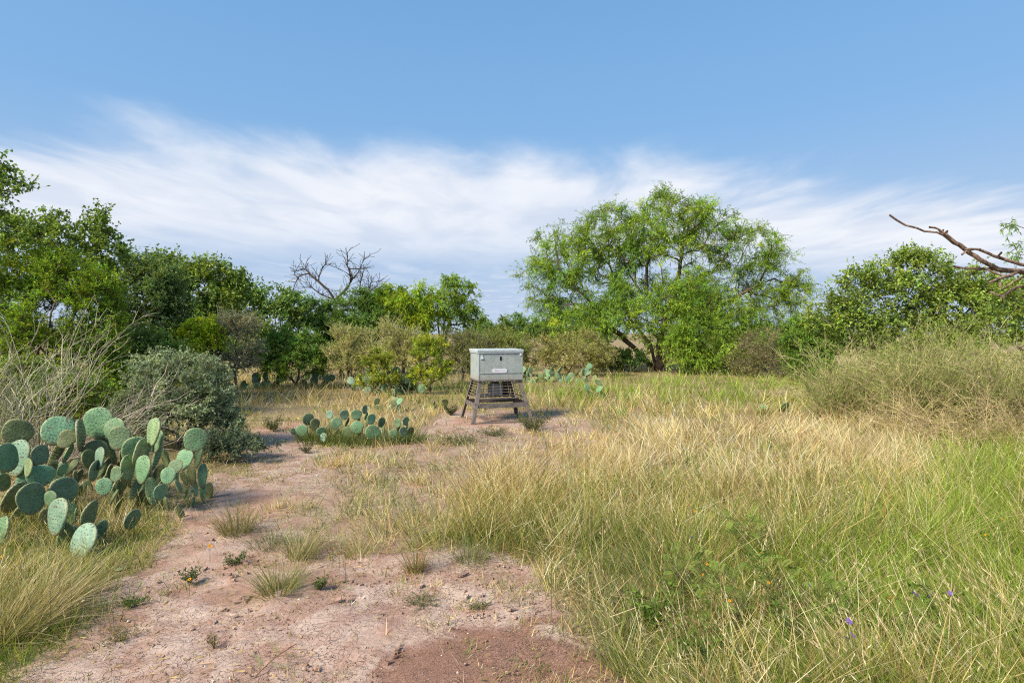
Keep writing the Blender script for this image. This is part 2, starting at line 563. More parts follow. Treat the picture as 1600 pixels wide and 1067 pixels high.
def plant(name, label, cat, base, lobes, seed, n_tip, n_twig, n_leaf, L, W, col, clump=0.45, mat=None, bark=None, seg=0.35, jit=0.07, sides=4,
          tip=0.006, group=None, stems=None, bf=0.35, shell=0.35, crown='crown', trunk='trunk', minr=0.0, base_r=None, extra_tips=0.25, cap=None, expo=2.4, stiff=0.35, **kw):
    r = np.random.default_rng(seed)
    k_ = 1.0 if len(lobes) > 25 else 0.95
    n_twig = max(3, int(round(n_twig * k_))); L *= 1.12; W *= 1.24; seg = seg * 1.3; col = tuple(np.array(col) * BRIGHT)
    base = np.asarray(base, float)
    gz = float(ground_z(base[0], base[1]))
    base = np.array([base[0], base[1], gz])
    root = empty(name, base, label, cat, group)
    sk = Skel(r)
    sk.add(base - np.array([0, 0, 0.12]), -1)
    if stems:
        for s in stems:
            sk.polyline([base] + [np.asarray(q, float) for q in s], seg, jit * 0.5)
    else:
        sk.add(base + np.array([0, 0, 0.1]), 0)
    tg = in_lobes(lobes, n_tip, r, shell)
    tg = tg[tg[:, 2] > gz + 0.12]
    tips = sk.reach(tg, seg, jit, bf, stiff=stiff)
    rad = sk.radii(tip, expo)
    if cap: rad = np.minimum(rad, cap)
    me = sk.mesh('branches', rad, sides, minr)
    me.transform(Matrix.Translation(-Vector(base)))
    obj(trunk, me, bark or M_BARK, root)
    A = np.array(sk.p); D = np.array(sk.dir)
    ids = np.array(tips)
    if extra_tips > 0:
        thin = np.where(rad < tip * 2.2)[0]
        ids = np.concatenate([ids, r.choice(thin, int(len(ids) * extra_tips))])
    cen = A[ids]
    mid = np.mean([l[0] for l in lobes], 0)
    cd = unit(unit(cen - mid) * 0.6 + D[ids] * 0.6)
    rd = clump * r.uniform(0.6, 1.3, len(ids))
    V, Q, T = join(leaf_quads(r, cen, cd, rd, n_twig, n_leaf, L, W, col, floor=gz + 0.02, **kw))
    me = make_mesh('leaves', V - base, Q, tint=T)
    obj(crown, me, mat or M_LEAF, root)
    return root


MESQ = (0.128, 0.2, 0.028)


def build_big_mesquite():
    d = 23.5
    lob = px_lobes([(885, 400, 62, 48), (950, 368, 60, 45), (1060, 348, 66, 42), (1105, 360, 50, 38), (1165, 390, 58, 40), (1208, 432, 46, 44), (1235, 455, 28, 24),
                    (842, 440, 34, 38), (925, 455, 70, 50), (1035, 430, 80, 60), (1125, 465, 70, 50), (1195, 498, 45, 40), (895, 500, 42, 28), (965, 490, 40, 26, 1.5),
                    (1095, 530, 50, 36, -2.0), (1150, 535, 46, 30, -1), (1070, 500, 46, 36, 1.5), (1120, 558, 30, 20, -2.5), (1000, 380, 60, 45), (1040, 325, 40, 24), (1105, 525, 46, 34, -1.8), (1160, 540, 48, 28, -1.0), (1205, 535, 36, 30), (905, 510, 44, 22, -.5), (870, 480, 40, 26), (1085, 556, 26, 18, -2.0), (1130, 568, 26, 12, -2.0), (1110, 488, 56, 34, -1), (1150, 508, 50, 34, -.6), (1090, 540, 50, 26, -1.6), (1060, 465, 46, 34, -1.2), (960, 492, 50, 26, -1.5), (1012, 496, 44, 28, -1.5), (1052, 518, 32, 22, -2), (922, 514, 40, 18, -1), (1060, 548, 24, 16, -2.2)], d)
    B = P(1030, 578, d)
    st = [[P(1005, 560, d), P(975, 530, d), P(930, 480, d - .5), P(880, 430, d - 1)],
          [P(1018, 545, d + .5), P(985, 500, d + .8), P(955, 430, d + 1), P(950, 370, d + .6)],
          [P(1030, 540, d), P(1052, 470, d), P(1062, 420, d + .2), P(1070, 345, d)],
          [P(1052, 545, d - .3), P(1090, 500, d - .6), P(1150, 465, d - .5), P(1210, 435, d)],
          [P(1045, 555, d + .5), P(1100, 520, d + 1.5), P(1150, 460, d + 2), P(1160, 395, d + 1.5)]]
    root = plant('mesquite_tree', 'broad bright green mesquite tree with several leaning trunks right of the metal feeder', 'tree',
                 B, lob, 101, 1420, 8, 13, 0.12, 0.020, MESQ, clump=0.58, seg=0.4, jit=0.07, sides=6, tip=0.013, expo=2.2, stems=st,
                 bf=0.25, shell=0.35, droop=0.22, ldroop=0.45, updir=0.12, outw=0.35, twig=0.006, cvar=0.27, yellow=0.16, extra_tips=0.3)


build_big_mesquite()

# ---- the other live trees and bushes: (photo columns/rows of the crown lobes, depth)
JUN = (0.12, 0.188, 0.022)
OAK = (0.098, 0.146, 0.026)
SAGE = (0.15, 0.185, 0.12)
BROAD = dict(mat=M_WAXY, droop=0.0, ldroop=0.15, updir=0.25, outw=0.6, twig=0.004, cvar=0.22, yellow=0.12)
NEED = dict(mat=M_NEEDLE, updir=0.45, outw=0.6, cvar=0.26, yellow=0.16, spread=0.55, twig=0.004)
FEATH = dict(droop=0.35, ldroop=0.7, updir=0.05, outw=0.4, twig=0.005, cvar=0.2, yellow=0.15)


def build_trees():
    # left side, near to far
    d = 9.2
    plant('oak_tree', 'dark leafy tree at the left edge, its tall crown cut by the frame', 'tree', P(-70, 690, d),
          px_lobes([(-5, 275, 26, 26), (18, 292, 16, 12), (-10, 318, 32, 24), (-80, 345, 60, 50), (-100, 420, 80, 80), (-50, 400, 40, 50)], d), 201, 130, 6, 9, 0.055, 0.034, OAK, clump=0.26, seg=0.25, shell=0.3, bark=M_GREYBARK, **BROAD)
    d = 11
    plant('oak_tree', 'thin topped leafy tree rising behind the bright green juniper on the left', 'tree', P(100, 660, d),
          px_lobes([(75, 352, 40, 22), (105, 372, 50, 30), (158, 360, 26, 26), (160, 395, 34, 28), (50, 400, 50, 40), (125, 430, 60, 40), (20, 370, 28, 30)], d), 202, 240, 5, 9, 0.06, 0.036, OAK, clump=0.28, seg=0.28, shell=0.3, bark=M_GREYBARK, **BROAD)
    d = 9.6
    plant('juniper_tree', 'bright green feathery juniper standing behind the grey bare bush on the left', 'tree', P(130, 670, d),
          px_lobes([(60, 425, 34, 36), (110, 440, 46, 36), (152, 462, 30, 42), (95, 500, 66, 46), (160, 525, 30, 50), (55, 560, 60, 50), (130, 590, 60, 50), (30, 480, 40, 50), (165, 600, 30, 40)], d), 203, 640, 7, 10, 0.05, 0.014, JUN, clump=0.24, seg=0.25, shell=0.5, sides=4, **NEED)
    d = 10.4
    plant('juniper_tree', 'dark juniper filling the left edge under the tall leafy tree', 'tree', P(-60, 690, d),
          px_lobes([(-40, 470, 50, 50), (-10, 540, 50, 60), (-70, 580, 80, 60), (10, 610, 60, 40)], d), 204, 300, 7, 10, 0.05, 0.014, (0.075, 0.135, 0.03), clump=0.26, seg=0.28, shell=0.5, **NEED)
    d = 13
    plant('live_oak_tree', 'dense dull green rounded tree between the juniper and the thin leafy tree', 'tree', P(235, 625, d),
          px_lobes([(215, 420, 26, 20), (240, 440, 44, 30), (215, 475, 46, 36), (262, 490, 44, 36), (225, 525, 50, 36), (265, 545, 40, 30), (200, 560, 40, 40)], d), 205, 470, 7, 10, 0.055, 0.028, (0.092, 0.138, 0.05), clump=0.3, seg=0.3, shell=0.45, bark=M_GREYBARK, **{**BROAD, 'mat': M_LEAF})
    d = 15
    plant('oak_tree', 'spiky topped leafy tree above the yellow green shrub on the left', 'tree', P(320, 620, d),
          px_lobes([(262, 405, 14, 12), (275, 425, 26, 22), (310, 425, 20, 16), (345, 432, 34, 18), (368, 450, 20, 16), (300, 460, 46, 28), (345, 475, 40, 22), (310, 505, 46, 24)], d), 206, 330, 5, 9, 0.075, 0.042, OAK, clump=0.32, seg=0.32, shell=0.35, bark=M_GREYBARK, **BROAD)
    d = 7.6
    plant('sage_bush', 'grey green small leaved bush directly behind the big prickly pear', 'bush', P(280, 698, d),
          px_lobes([(290, 590, 62, 34), (255, 612, 60, 40), (320, 625, 46, 36), (285, 650, 74, 36), (225, 650, 46, 40), (240, 575, 34, 22), (345, 665, 30, 22)], d), 207, 360, 7, 9, 0.036, 0.017, SAGE, clump=0.17, seg=0.16, shell=0.5, jit=0.1, tip=0.004, bark=M_GREYBARK, crown='foliage', trunk='stems', mat=M_LEAF, updir=0.3, outw=0.5, twig=0.003, cvar=0.24, yellow=0.05, twigcol=(0.16, 0.14, 0.12))
    d = 6.9
    plant('sage_bush', 'low grey green bush beside the dirt path, its shade put into a darker colour', 'bush', P(375, 722, d),
          px_lobes([(350, 695, 40, 18), (395, 702, 34, 16), (330, 705, 34, 18)], d), 208, 150, 6, 9, 0.034, 0.014, (0.085, 0.11, 0.075), clump=0.13, seg=0.12, shell=0.4, jit=0.1, tip=0.003, bark=M_GREYBARK, crown='foliage', trunk='stems', mat=M_LEAF, updir=0.3, outw=0.5, twig=0.003, cvar=0.2, yellow=0.05)  # leaf colour darkened from SAGE to paint in the shade on this low part
    d = 12.6
    plant('shrub', 'small glowing yellow green shrub in front of the left trees', 'bush', P(305, 629, d),
          px_lobes([(315, 512, 24, 15), (288, 530, 22, 14), (325, 535, 24, 18), (300, 552, 34, 18), (310, 580, 34, 18)], d), 209, 130, 6, 11, 0.07, 0.026, (0.21, 0.27, 0.022), clump=0.26, seg=0.25, shell=0.4, crown='foliage', trunk='stems', **FEATH)
    d = 12.9
    plant('shrub', 'pale silvery twiggy shrub right of the yellow green shrub', 'bush', P(372, 626, d),
          px_lobes([(355, 512, 20, 15), (380, 515, 22, 18), (370, 540, 34, 22), (360, 568, 36, 18)], d), 210, 150, 7, 5, 0.06, 0.014, (0.17, 0.18, 0.12), clump=0.3, seg=0.22, shell=0.35, crown='foliage', trunk='stems', bark=M_GREYBARK, updir=0.6, outw=0.5, twig=0.007, twigcol=(0.24, 0.21, 0.17), cvar=0.2)
    d = 18.5
    plant('oak_tree', 'leafy dark tree with upright sprigs left of the dead tree', 'tree', P(415, 598, d),
          px_lobes([(350, 462, 26, 14), (385, 466, 28, 16), (425, 470, 30, 18), (450, 482, 26, 18), (375, 490, 40, 24), (430, 505, 40, 26), (470, 500, 20, 18), (410, 535, 50, 26)], d), 211, 340, 5, 9, 0.085, 0.048, (0.09, 0.148, 0.032), clump=0.36, seg=0.36, shell=0.4, bark=M_GREYBARK, **BROAD)
    d = 16
    plant('juniper_bush', 'low green juniper bush under the leafy tree, left of the tan twiggy bush', 'bush', P(462, 600, d),
          px_lobes([(455, 535, 32, 18), (480, 548, 28, 22), (430, 555, 34, 22), (465, 570, 46, 18), (405, 560, 30, 22)], d), 212, 230, 7, 11, 0.07, 0.02, (0.105, 0.17, 0.036), clump=0.28, seg=0.26, shell=0.45, crown='foliage', trunk='stems', **NEED)
    d = 19.5
    plant('juniper_tree', 'dark green juniper around the foot of the dead tree', 'tree', P(545, 590, d),
          px_lobes([(555, 472, 26, 18), (540, 492, 38, 22), (575, 500, 28, 20), (510, 500, 24, 18), (545, 520, 48, 22), (495, 490, 18, 20), (540, 548, 50, 24)], d), 213, 400, 7, 10, 0.085, 0.024, (0.082, 0.14, 0.032), clump=0.34, seg=0.32, shell=0.5, **NEED)
    d = 21
    plant('mesquite_tree', 'round yellow green mesquite right of the dead tree', 'tree', P(630, 585, d),
          px_lobes([(610, 462, 30, 15), (645, 462, 30, 16), (625, 480, 46, 20), (668, 478, 22, 20), (596, 485, 20, 18), (645, 498, 40, 16)], d), 214, 190, 8, 11, 0.115, 0.026, (0.17, 0.235, 0.024), clump=0.42, seg=0.36, shell=0.4, tip=0.009, **FEATH)
    d = 22
    plant('mesquite_tree', 'thin open mesquite with dark stems left above the feeder', 'tree', P(688, 584, d),
          px_lobes([(708, 440, 16, 10), (722, 452, 18, 12), (700, 462, 26, 14), (728, 472, 20, 14), (690, 482, 26, 12), (742, 495, 14, 10), (705, 498, 30, 12)], d), 215, 95, 7, 12, 0.11, 0.026, (0.125, 0.19, 0.03), clump=0.36, seg=0.36, shell=0.3, tip=0.012,
          stems=[[P(686, 545, d), P(684, 505, d), P(690, 475, d)], [P(700, 510, d), P(715, 480, d), P(712, 445, d)]], **FEATH)
    d = 15.5
    plant('twiggy_bush', 'tan bare twiggy bush below the dead tree', 'bush', P(550, 606, d),
          px_lobes([(540, 528, 22, 16), (560, 540, 30, 22), (535, 560, 26, 22), (572, 565, 22, 20)], d), 216, 95, 8, 8, 0.06, 0.014, (0.21, 0.225, 0.085), clump=0.34, seg=0.22, shell=0.35, crown='foliage', trunk='stems', bark=M_GREYBARK, updir=0.7, outw=0.5, twig=0.009, twigcol=(0.44, 0.37, 0.25), cvar=0.2, yellow=0.05)
    d = 15
    plant('twiggy_bush', 'tan bare twiggy bush under the round yellow green mesquite', 'bush', P(625, 606, d),
          px_lobes([(618, 525, 22, 16), (635, 535, 24, 20), (610, 552, 22, 20), (640, 560, 22, 18)], d), 217, 95, 8, 8, 0.06, 0.014, (0.21, 0.23, 0.08), clump=0.34, seg=0.22, shell=0.35, crown='foliage', trunk='stems', bark=M_GREYBARK, updir=0.7, outw=0.5, twig=0.009, twigcol=(0.44, 0.38, 0.24), cvar=0.2, yellow=0.05)
    d = 14.2
    plant('shrub', 'yellow green low shrub between the two tan twiggy bushes', 'bush', P(593, 612, d),
          px_lobes([(598, 556, 18, 10), (586, 568, 20, 12), (600, 585, 26, 14), (580, 592, 22, 12)], d), 218, 80, 7, 10, 0.05, 0.014, (0.17, 0.2, 0.03), clump=0.16, seg=0.2, shell=0.4, crown='foliage', trunk='stems', mat=M_LEAF, updir=0.5, twig=0.004)
    plant('shrub', 'yellow green upright shrub just left of the metal feeder', 'bush', P(672, 608, d),
          px_lobes([(660, 540, 12, 12), (684, 548, 14, 12), (668, 562, 24, 14), (690, 574, 18, 12), (665, 588, 26, 14)], d), 219, 110, 7, 10, 0.055, 0.015, (0.17, 0.21, 0.026), clump=0.18, seg=0.2, shell=0.4, crown='foliage', trunk='stems', mat=M_LEAF, updir=0.8, twig=0.004)
    d = 17
    plant('twiggy_bush', 'grey brown rounded bush behind the left side of the feeder', 'bush', P(722, 600, d),
          px_lobes([(705, 540, 24, 18), (735, 545, 30, 22), (720, 565, 40, 18)], d), 220, 170, 8, 6, 0.055, 0.013, (0.135, 0.155, 0.055), clump=0.32, seg=0.24, shell=0.4, crown='foliage', trunk='stems', bark=M_GREYBARK, updir=0.4, twig=0.008, twigcol=(0.17, 0.145, 0.11), cvar=0.2, yellow=0.05)
    d = 20
    plant('twiggy_bush', 'olive rounded bush behind the feeder box', 'bush', P(775, 588, d),
          px_lobes([(770, 532, 30, 14), (800, 540, 30, 18), (745, 535, 26, 14), (785, 555, 40, 18)], d), 221, 170, 7, 8, 0.07, 0.016, (0.14, 0.175, 0.045), clump=0.34, seg=0.28, shell=0.45, crown='foliage', trunk='stems', updir=0.4, twig=0.007, twigcol=(0.19, 0.16, 0.11), yellow=0.08)
    d = 20.5
    plant('twiggy_bush', 'wide tan olive mounded bush left of the mesquite trunks', 'bush', P(890, 588, d),
          px_lobes([(870, 540, 34, 16), (910, 538, 36, 18), (850, 555, 34, 18), (900, 560, 54, 18), (935, 555, 26, 18)], d), 222, 240, 8, 7, 0.075, 0.014, (0.205, 0.21, 0.07), clump=0.34, seg=0.28, shell=0.5, crown='foliage', trunk='stems', updir=0.5, twig=0.008, twigcol=(0.26, 0.21, 0.13), yellow=0.06)
    d = 23
    plant('shrub', 'dark green low shrub at the foot of the mesquite trunks', 'bush', P(965, 582, d),
          px_lobes([(955, 560, 26, 14), (985, 562, 26, 14), (940, 565, 20, 10)], d), 223, 120, 6, 9, 0.085, 0.035, (0.075, 0.125, 0.03), clump=0.3, seg=0.3, shell=0.4, crown='foliage', trunk='stems', **BROAD)
    d = 20
    plant('twiggy_bush', 'grey brown dry bush under the right side of the mesquite', 'bush', P(1200, 592, d),
          px_lobes([(1190, 535, 30, 20), (1215, 555, 34, 26), (1170, 560, 34, 22), (1195, 575, 44, 16), (1235, 575, 22, 16)], d), 224, 220, 8, 5, 0.06, 0.013, (0.16, 0.16, 0.065), clump=0.36, seg=0.28, shell=0.4, crown='foliage', trunk='stems', bark=M_GREYBARK, updir=0.4, twig=0.008, twigcol=(0.20, 0.165, 0.125), yellow=0.05)
    d = 18
    plant('mesquite_bush', 'bright green soft bush between the mesquite and the right thicket', 'bush', P(1268, 596, d),
          px_lobes([(1262, 505, 24, 14), (1285, 512, 24, 18), (1250, 530, 26, 20), (1280, 540, 32, 24), (1300, 525, 20, 22), (1265, 565, 34, 20)], d), 225, 200, 8, 10, 0.085, 0.024, (0.085, 0.15, 0.026), clump=0.36, seg=0.3, shell=0.4, crown='foliage', trunk='stems', **FEATH)
    d = 12.2
    plant('oak_tree', 'green leafy thicket with sprigs against the sky on the right', 'tree', P(1430, 640, d),
          px_lobes([(1425, 410, 30, 14), (1462, 408, 22, 12), (1345, 438, 24, 16), (1385, 440, 34, 24), (1440, 440, 50, 30), (1500, 448, 40, 26), (1325, 472, 26, 22), (1400, 480, 70, 36), (1490, 490, 70, 36), (1330, 510, 40, 30), (1420, 530, 80, 36), (1530, 470, 50, 36), (1300, 500, 36, 34), (1580, 480, 50, 36)], d), 226, 640, 6, 9, 0.058, 0.03, (0.118, 0.168, 0.026), clump=0.32, seg=0.28, shell=0.45, bark=M_GREYBARK, **BROAD)
    d = 10.8
    plant('oak_tree', 'leafy green bush behind the dead branch at the right edge', 'tree', P(1640, 650, d),
          px_lobes([(1580, 470, 40, 24), (1640, 460, 60, 40), (1600, 510, 70, 40), (1700, 500, 70, 50)], d), 227, 200, 6, 9, 0.055, 0.03, (0.12, 0.17, 0.028), clump=0.3, seg=0.28, shell=0.45, bark=M_GREYBARK, **BROAD)
    d = 9.4
    plant('mesquite_tree', 'wispy thin mesquite at the right edge behind the dead branch', 'tree', P(1720, 660, d),
          px_lobes([(1596, 346, 10, 12), (1600, 390, 14, 14), (1690, 380, 50, 50), (1660, 350, 40, 40)], d), 228, 34, 5, 10, 0.07, 0.016, (0.13, 0.2, 0.06), clump=0.22, seg=0.3, shell=0.2, tip=0.006, **FEATH)


build_trees()


# ------------------------------------------------------------------ long stemmed broom-like bushes
def broom(name, label, base_pts, n_stem, length, spread, seed, stemcol, leafcol, leaf_n, L, W, group=None, updir=1.0, arch=0.5, sub=5, r0=0.006, subl=0.4, lean=(0, 0, 0), leaftw=0.3):
    """fine arching stems from the ground with side twigs and a few slim leaves"""
    r = np.random.default_rng(seed)
    b0 = np.array(base_pts[0], float)
    b0[2] = float(ground_z(b0[0], b0[1]))
    root = empty(name, b0, label, 'bush', group)
    bp = np.array(base_pts, float)
    pts_all = []; rad_all = []; 
    N = n_stem
    ch = r.integers(0, len(bp), N)
    o = bp[ch] + r.normal(size=(N, 3)) * np.array([0.12, 0.12, 0]) * spread
    o[:, 2] = ground_z(o[:, 0], o[:, 1]) - 0.02
    az = r.uniform(0, 2 * math.pi, N)
    out = np.stack([np.cos(az), np.sin(az), np.zeros(N)], 1)
    d = unit(out * r.uniform(0.1, 1.0, (N, 1)) * spread + np.array([0, 0, updir]) + np.array(lean) + r.normal(size=(N, 3)) * 0.1)
    ln = length * r.uniform(0.4, 1.25, N)
    K = 6
    def strands(o, d, out, ln, r0, arch, K):
        n = len(o)
        s = np.linspace(0, 1, K)[None, :, None]
        wob = np.cumsum(r.normal(size=(n, K, 3)) * 0.035, 1) * ln[:, None, None]
        wob[:, 0] = 0
        p = o[:, None] + d[:, None] * s * ln[:, None, None] + (out[:, None] * 0.6 + np.array([0, 0, -1.0])) * (s ** 2) * (arch * ln * 0.35)[:, None, None] + wob
        rr = r0 * (1 - 0.8 * s[..., 0]) * np.ones((n, 1))
        return p, rr
    p, rr = strands(o, d, out, ln, r0, arch, K)
    # side twigs
    M = N * sub
    si = np.repeat(np.arange(N), sub)
    t = r.uniform(0.3, 0.97, M)
    f = t * (K - 1); i0 = np.minimum(f.astype(int), K - 2); fr = (f - i0)[:, None]
    q0 = p[si, i0] * (1 - fr) + p[si, i0 + 1] * fr
    tg = unit(p[si, i0 + 1] - p[si, i0])
    d2 = unit(tg * 1.0 + rsph(r, M) * 0.75 + np.array([0, 0, 0.15]))
    l2 = ln[si] * subl * r.uniform(0.3, 1.0, M) * (1.15 - t * 0.6)
    p2, rr2 = strands(q0, d2, d2 * np.array([1, 1, 0]), l2, r0 * 0.55, arch * 0.4, 4)
    def tube(p, rr, sides=3):
        n, K, _ = p.shape
        tan = np.gradient(p, axis=1)
        tan = unit(tan)
        u = unit(np.cross(tan, np.array([0.3, 0.5, 0.81])))
        w = np.cross(tan, u)
        a = np.arange(sides) * 2 * math.pi / sides
        V = p[:, :, None] + rr[:, :, None, None] * (u[:, :, None] * np.cos(a)[:, None] + w[:, :, None] * np.sin(a)[:, None])
        base = (np.arange(n) * K * sides)[:, None, None] + (np.arange(K - 1) * sides)[None, :, None]
        k = np.arange(sides); k2 = (k + 1) % sides
        Q = np.stack([base + k, base + k2, base + sides + k2, base + sides + k], -1).reshape(-1, 4)
        return V.reshape(-1, 3), Q
    V1, Q1 = tube(p, rr); V2, Q2 = tube(p2, rr2)
    c1 = np.repeat(np.array(stemcol)[None] * np.exp(r.normal(size=(N, 1)) * 0.22), K * 3, 0)
    c2 = np.repeat(np.array(stemcol)[None] * np.exp(r.normal(size=(M, 1)) * 0.25), 4 * 3, 0)
    V, Q, T = join([(V1, Q1, c1), (V2, Q2, c2)])
    V[:, 2] = np.maximum(V[:, 2], b0[2] - 0.03)
    obj('stems', make_mesh('stems', V - b0, Q, tint=T, smooth=True), M_TWIG, root)
    if leaf_n:
        allp = np.concatenate([p[:, 2:].reshape(-1, 3), p2[:, 1:].reshape(-1, 3)])
        tn = np.concatenate([unit(np.gradient(p, axis=1))[:, 2:].reshape(-1, 3), unit(np.gradient(p2, axis=1))[:, 1:].reshape(-1, 3)])
        ii = r.integers(0, len(allp), leaf_n)
        ld = unit(tn[ii] * 0.8 + rsph(r, leaf_n) * 0.7)
        pos = allp[ii] + tn[ii] * r.normal(size=(leaf_n, 1)) * 0.05
        side = unit(np.cross(ld, rsph(r, leaf_n)))
        l_ = (L * r.uniform(0.5, 1.3, leaf_n))[:, None]; w_ = W * 0.5
        LV = np.stack([pos, pos + ld * l_ * .5 + side * w_, pos + ld * l_, pos + ld * l_ * .5 - side * w_], 1).reshape(-1, 3)
        LV[:, 2] = np.maximum(LV[:, 2], b0[2] + 0.01)
        lc = np.repeat(np.array(leafcol)[None] * np.exp(r.normal(size=(leaf_n, 1)) * 0.25), 4, 0)
        obj('foliage', make_mesh('foliage', LV - b0, np.arange(leaf_n * 4).reshape(-1, 4), tint=lc), M_LEAF, root)
    return root


def build_brooms():
    def G(px, d): 
        return (P(px, 600, d)[0], d, 0.0)
    broom('bare_bush', 'pale grey bare stemmed bush fanning out behind the big prickly pear on the left', [G(-30, 6.4), G(10, 6.6), G(50, 6.4), G(-80, 6.5)], 130, 1.75, 0.9, 301, (0.43, 0.40, 0.29), (0.27, 0.31, 0.15), 4200, 0.05, 0.008, updir=1.3, arch=0.35, sub=6, r0=0.0075)
    broom('bare_bush', 'grey dead branches sprawling low to the right above the big prickly pear', [G(40, 6.0), G(60, 6.1)], 46, 1.45, 0.5, 302, (0.40, 0.35, 0.29), (0.2, 0.2, 0.14), 60, 0.04, 0.008, updir=0.62, arch=0.1, sub=7, r0=0.008, lean=(1.0, -0.05, 0), subl=0.45)
    tw = (0.46, 0.39, 0.21); lf = (0.22, 0.30, 0.07)
    broom('broom_bush', 'olive tan fine stemmed bush leaning out beside the bright green bush on the right', [G(1325, 10.2), G(1350, 10.4), G(1300, 10.3)], 220, 1.45, 0.9, 303, tw, lf, 9000, 0.06, 0.010, updir=0.9, arch=0.45, sub=7, r0=0.006)
    broom('broom_bush', 'broad olive green fine stemmed bush in front of the right leafy thicket', [G(1420, 9.4), G(1460, 9.6), G(1490, 9.3), G(1440, 9.9)], 420, 1.6, 0.9, 304, (0.43, 0.385, 0.19), lf, 15000, 0.06, 0.010, updir=1.1, arch=0.45, sub=7, r0=0.006)
    broom('broom_bush', 'pale olive fine stemmed bush reaching the right edge below the dead branch', [G(1560, 8.7), G(1600, 8.8), G(1650, 8.7)], 380, 1.55, 0.9, 305, (0.44, 0.38, 0.22), (0.25, 0.32, 0.08), 14000, 0.06, 0.010, updir=1.1, arch=0.5, sub=7, r0=0.0055)
    broom('broom_bush', 'dry reddish tan tangle of stems at the foot of the right bushes', [G(1500, 7.9), G(1550, 7.8), G(1600, 7.9)], 170, 0.95, 1.2, 306, (0.50, 0.38, 0.23), (0.36, 0.34, 0.13), 5000, 0.05, 0.008, updir=0.7, arch=0.6, sub=6, r0=0.005)
    broom('broom_bush', 'dry tan low bush below the broad olive bush', [G(1400, 8.9), G(1440, 8.8)], 90, 0.9, 1.1, 307, (0.48, 0.38, 0.22), (0.36, 0.31, 0.13), 2500, 0.05, 0.008, updir=0.8, arch=0.6, sub=6, r0=0.005)


build_brooms()


# ------------------------------------------------------------------ dead wood
def dead_tree(name, label, cat, lines, d, seed, tip, mat, seg=0.25, jit=0.04, twigs=60, tl=0.5, expo=2.0, sides=6, cap=None, group=None):
    """lines: polylines in (px, py, depth offset), first one starts at the foot"""
    r = np.random.default_rng(seed)
    sk = Skel(r)
    for ln in lines:
        sk.polyline([P(q[0], q[1], d + (q[2] if len(q) > 2 else 0)) for q in ln], seg, jit)
    n0 = len(sk.p)
    for k in range(twigs):
        i = int(r.integers(n0 // 4, n0))
        dr = unit(sk.dir[i] * 0.7 + rsph(r, 1)[0] * 0.9 + np.array([0, 0, 0.2]))
        sk.path(i, sk.p[i] + dr * tl * r.uniform(0.3, 1.2), seg * 0.6, jit, 0.2)
    rad = sk.radii(tip, expo)
    if cap: rad = np.minimum(rad, cap)
    b = sk.p[0].copy()
    root = empty(name, b, label, cat, group)
    me = sk.mesh('limbs', rad, sides)
    me.transform(Matrix.Translation(-Vector(b)))
    obj('trunk', me, mat, root)
    return root


def build_fill():
    d = 10.6
    plant('shrub', 'fresh green leafy shrub between the juniper and the grey green bush', 'bush', P(225, 650, d),
          px_lobes([(215, 545, 40, 30), (255, 555, 36, 24), (225, 590, 50, 28), (190, 600, 34, 34)], d), 230, 170, 6, 9, 0.05, 0.026, (0.105, 0.155, 0.03), clump=0.28, seg=0.28, shell=0.4, crown='foliage', trunk='stems', **BROAD)
    d = 8.4
    plant('shrub', 'dark green low growth right behind the grey bare stems on the left', 'bush', P(60, 690, d),
          px_lobes([(30, 600, 60, 34), (110, 615, 60, 32), (70, 645, 80, 26), (170, 640, 40, 30), (-40, 620, 50, 40)], d), 231, 240, 6, 9, 0.045, 0.018, (0.09, 0.14, 0.028), clump=0.22, seg=0.24, shell=0.4, crown='foliage', trunk='stems', **NEED)


build_fill()


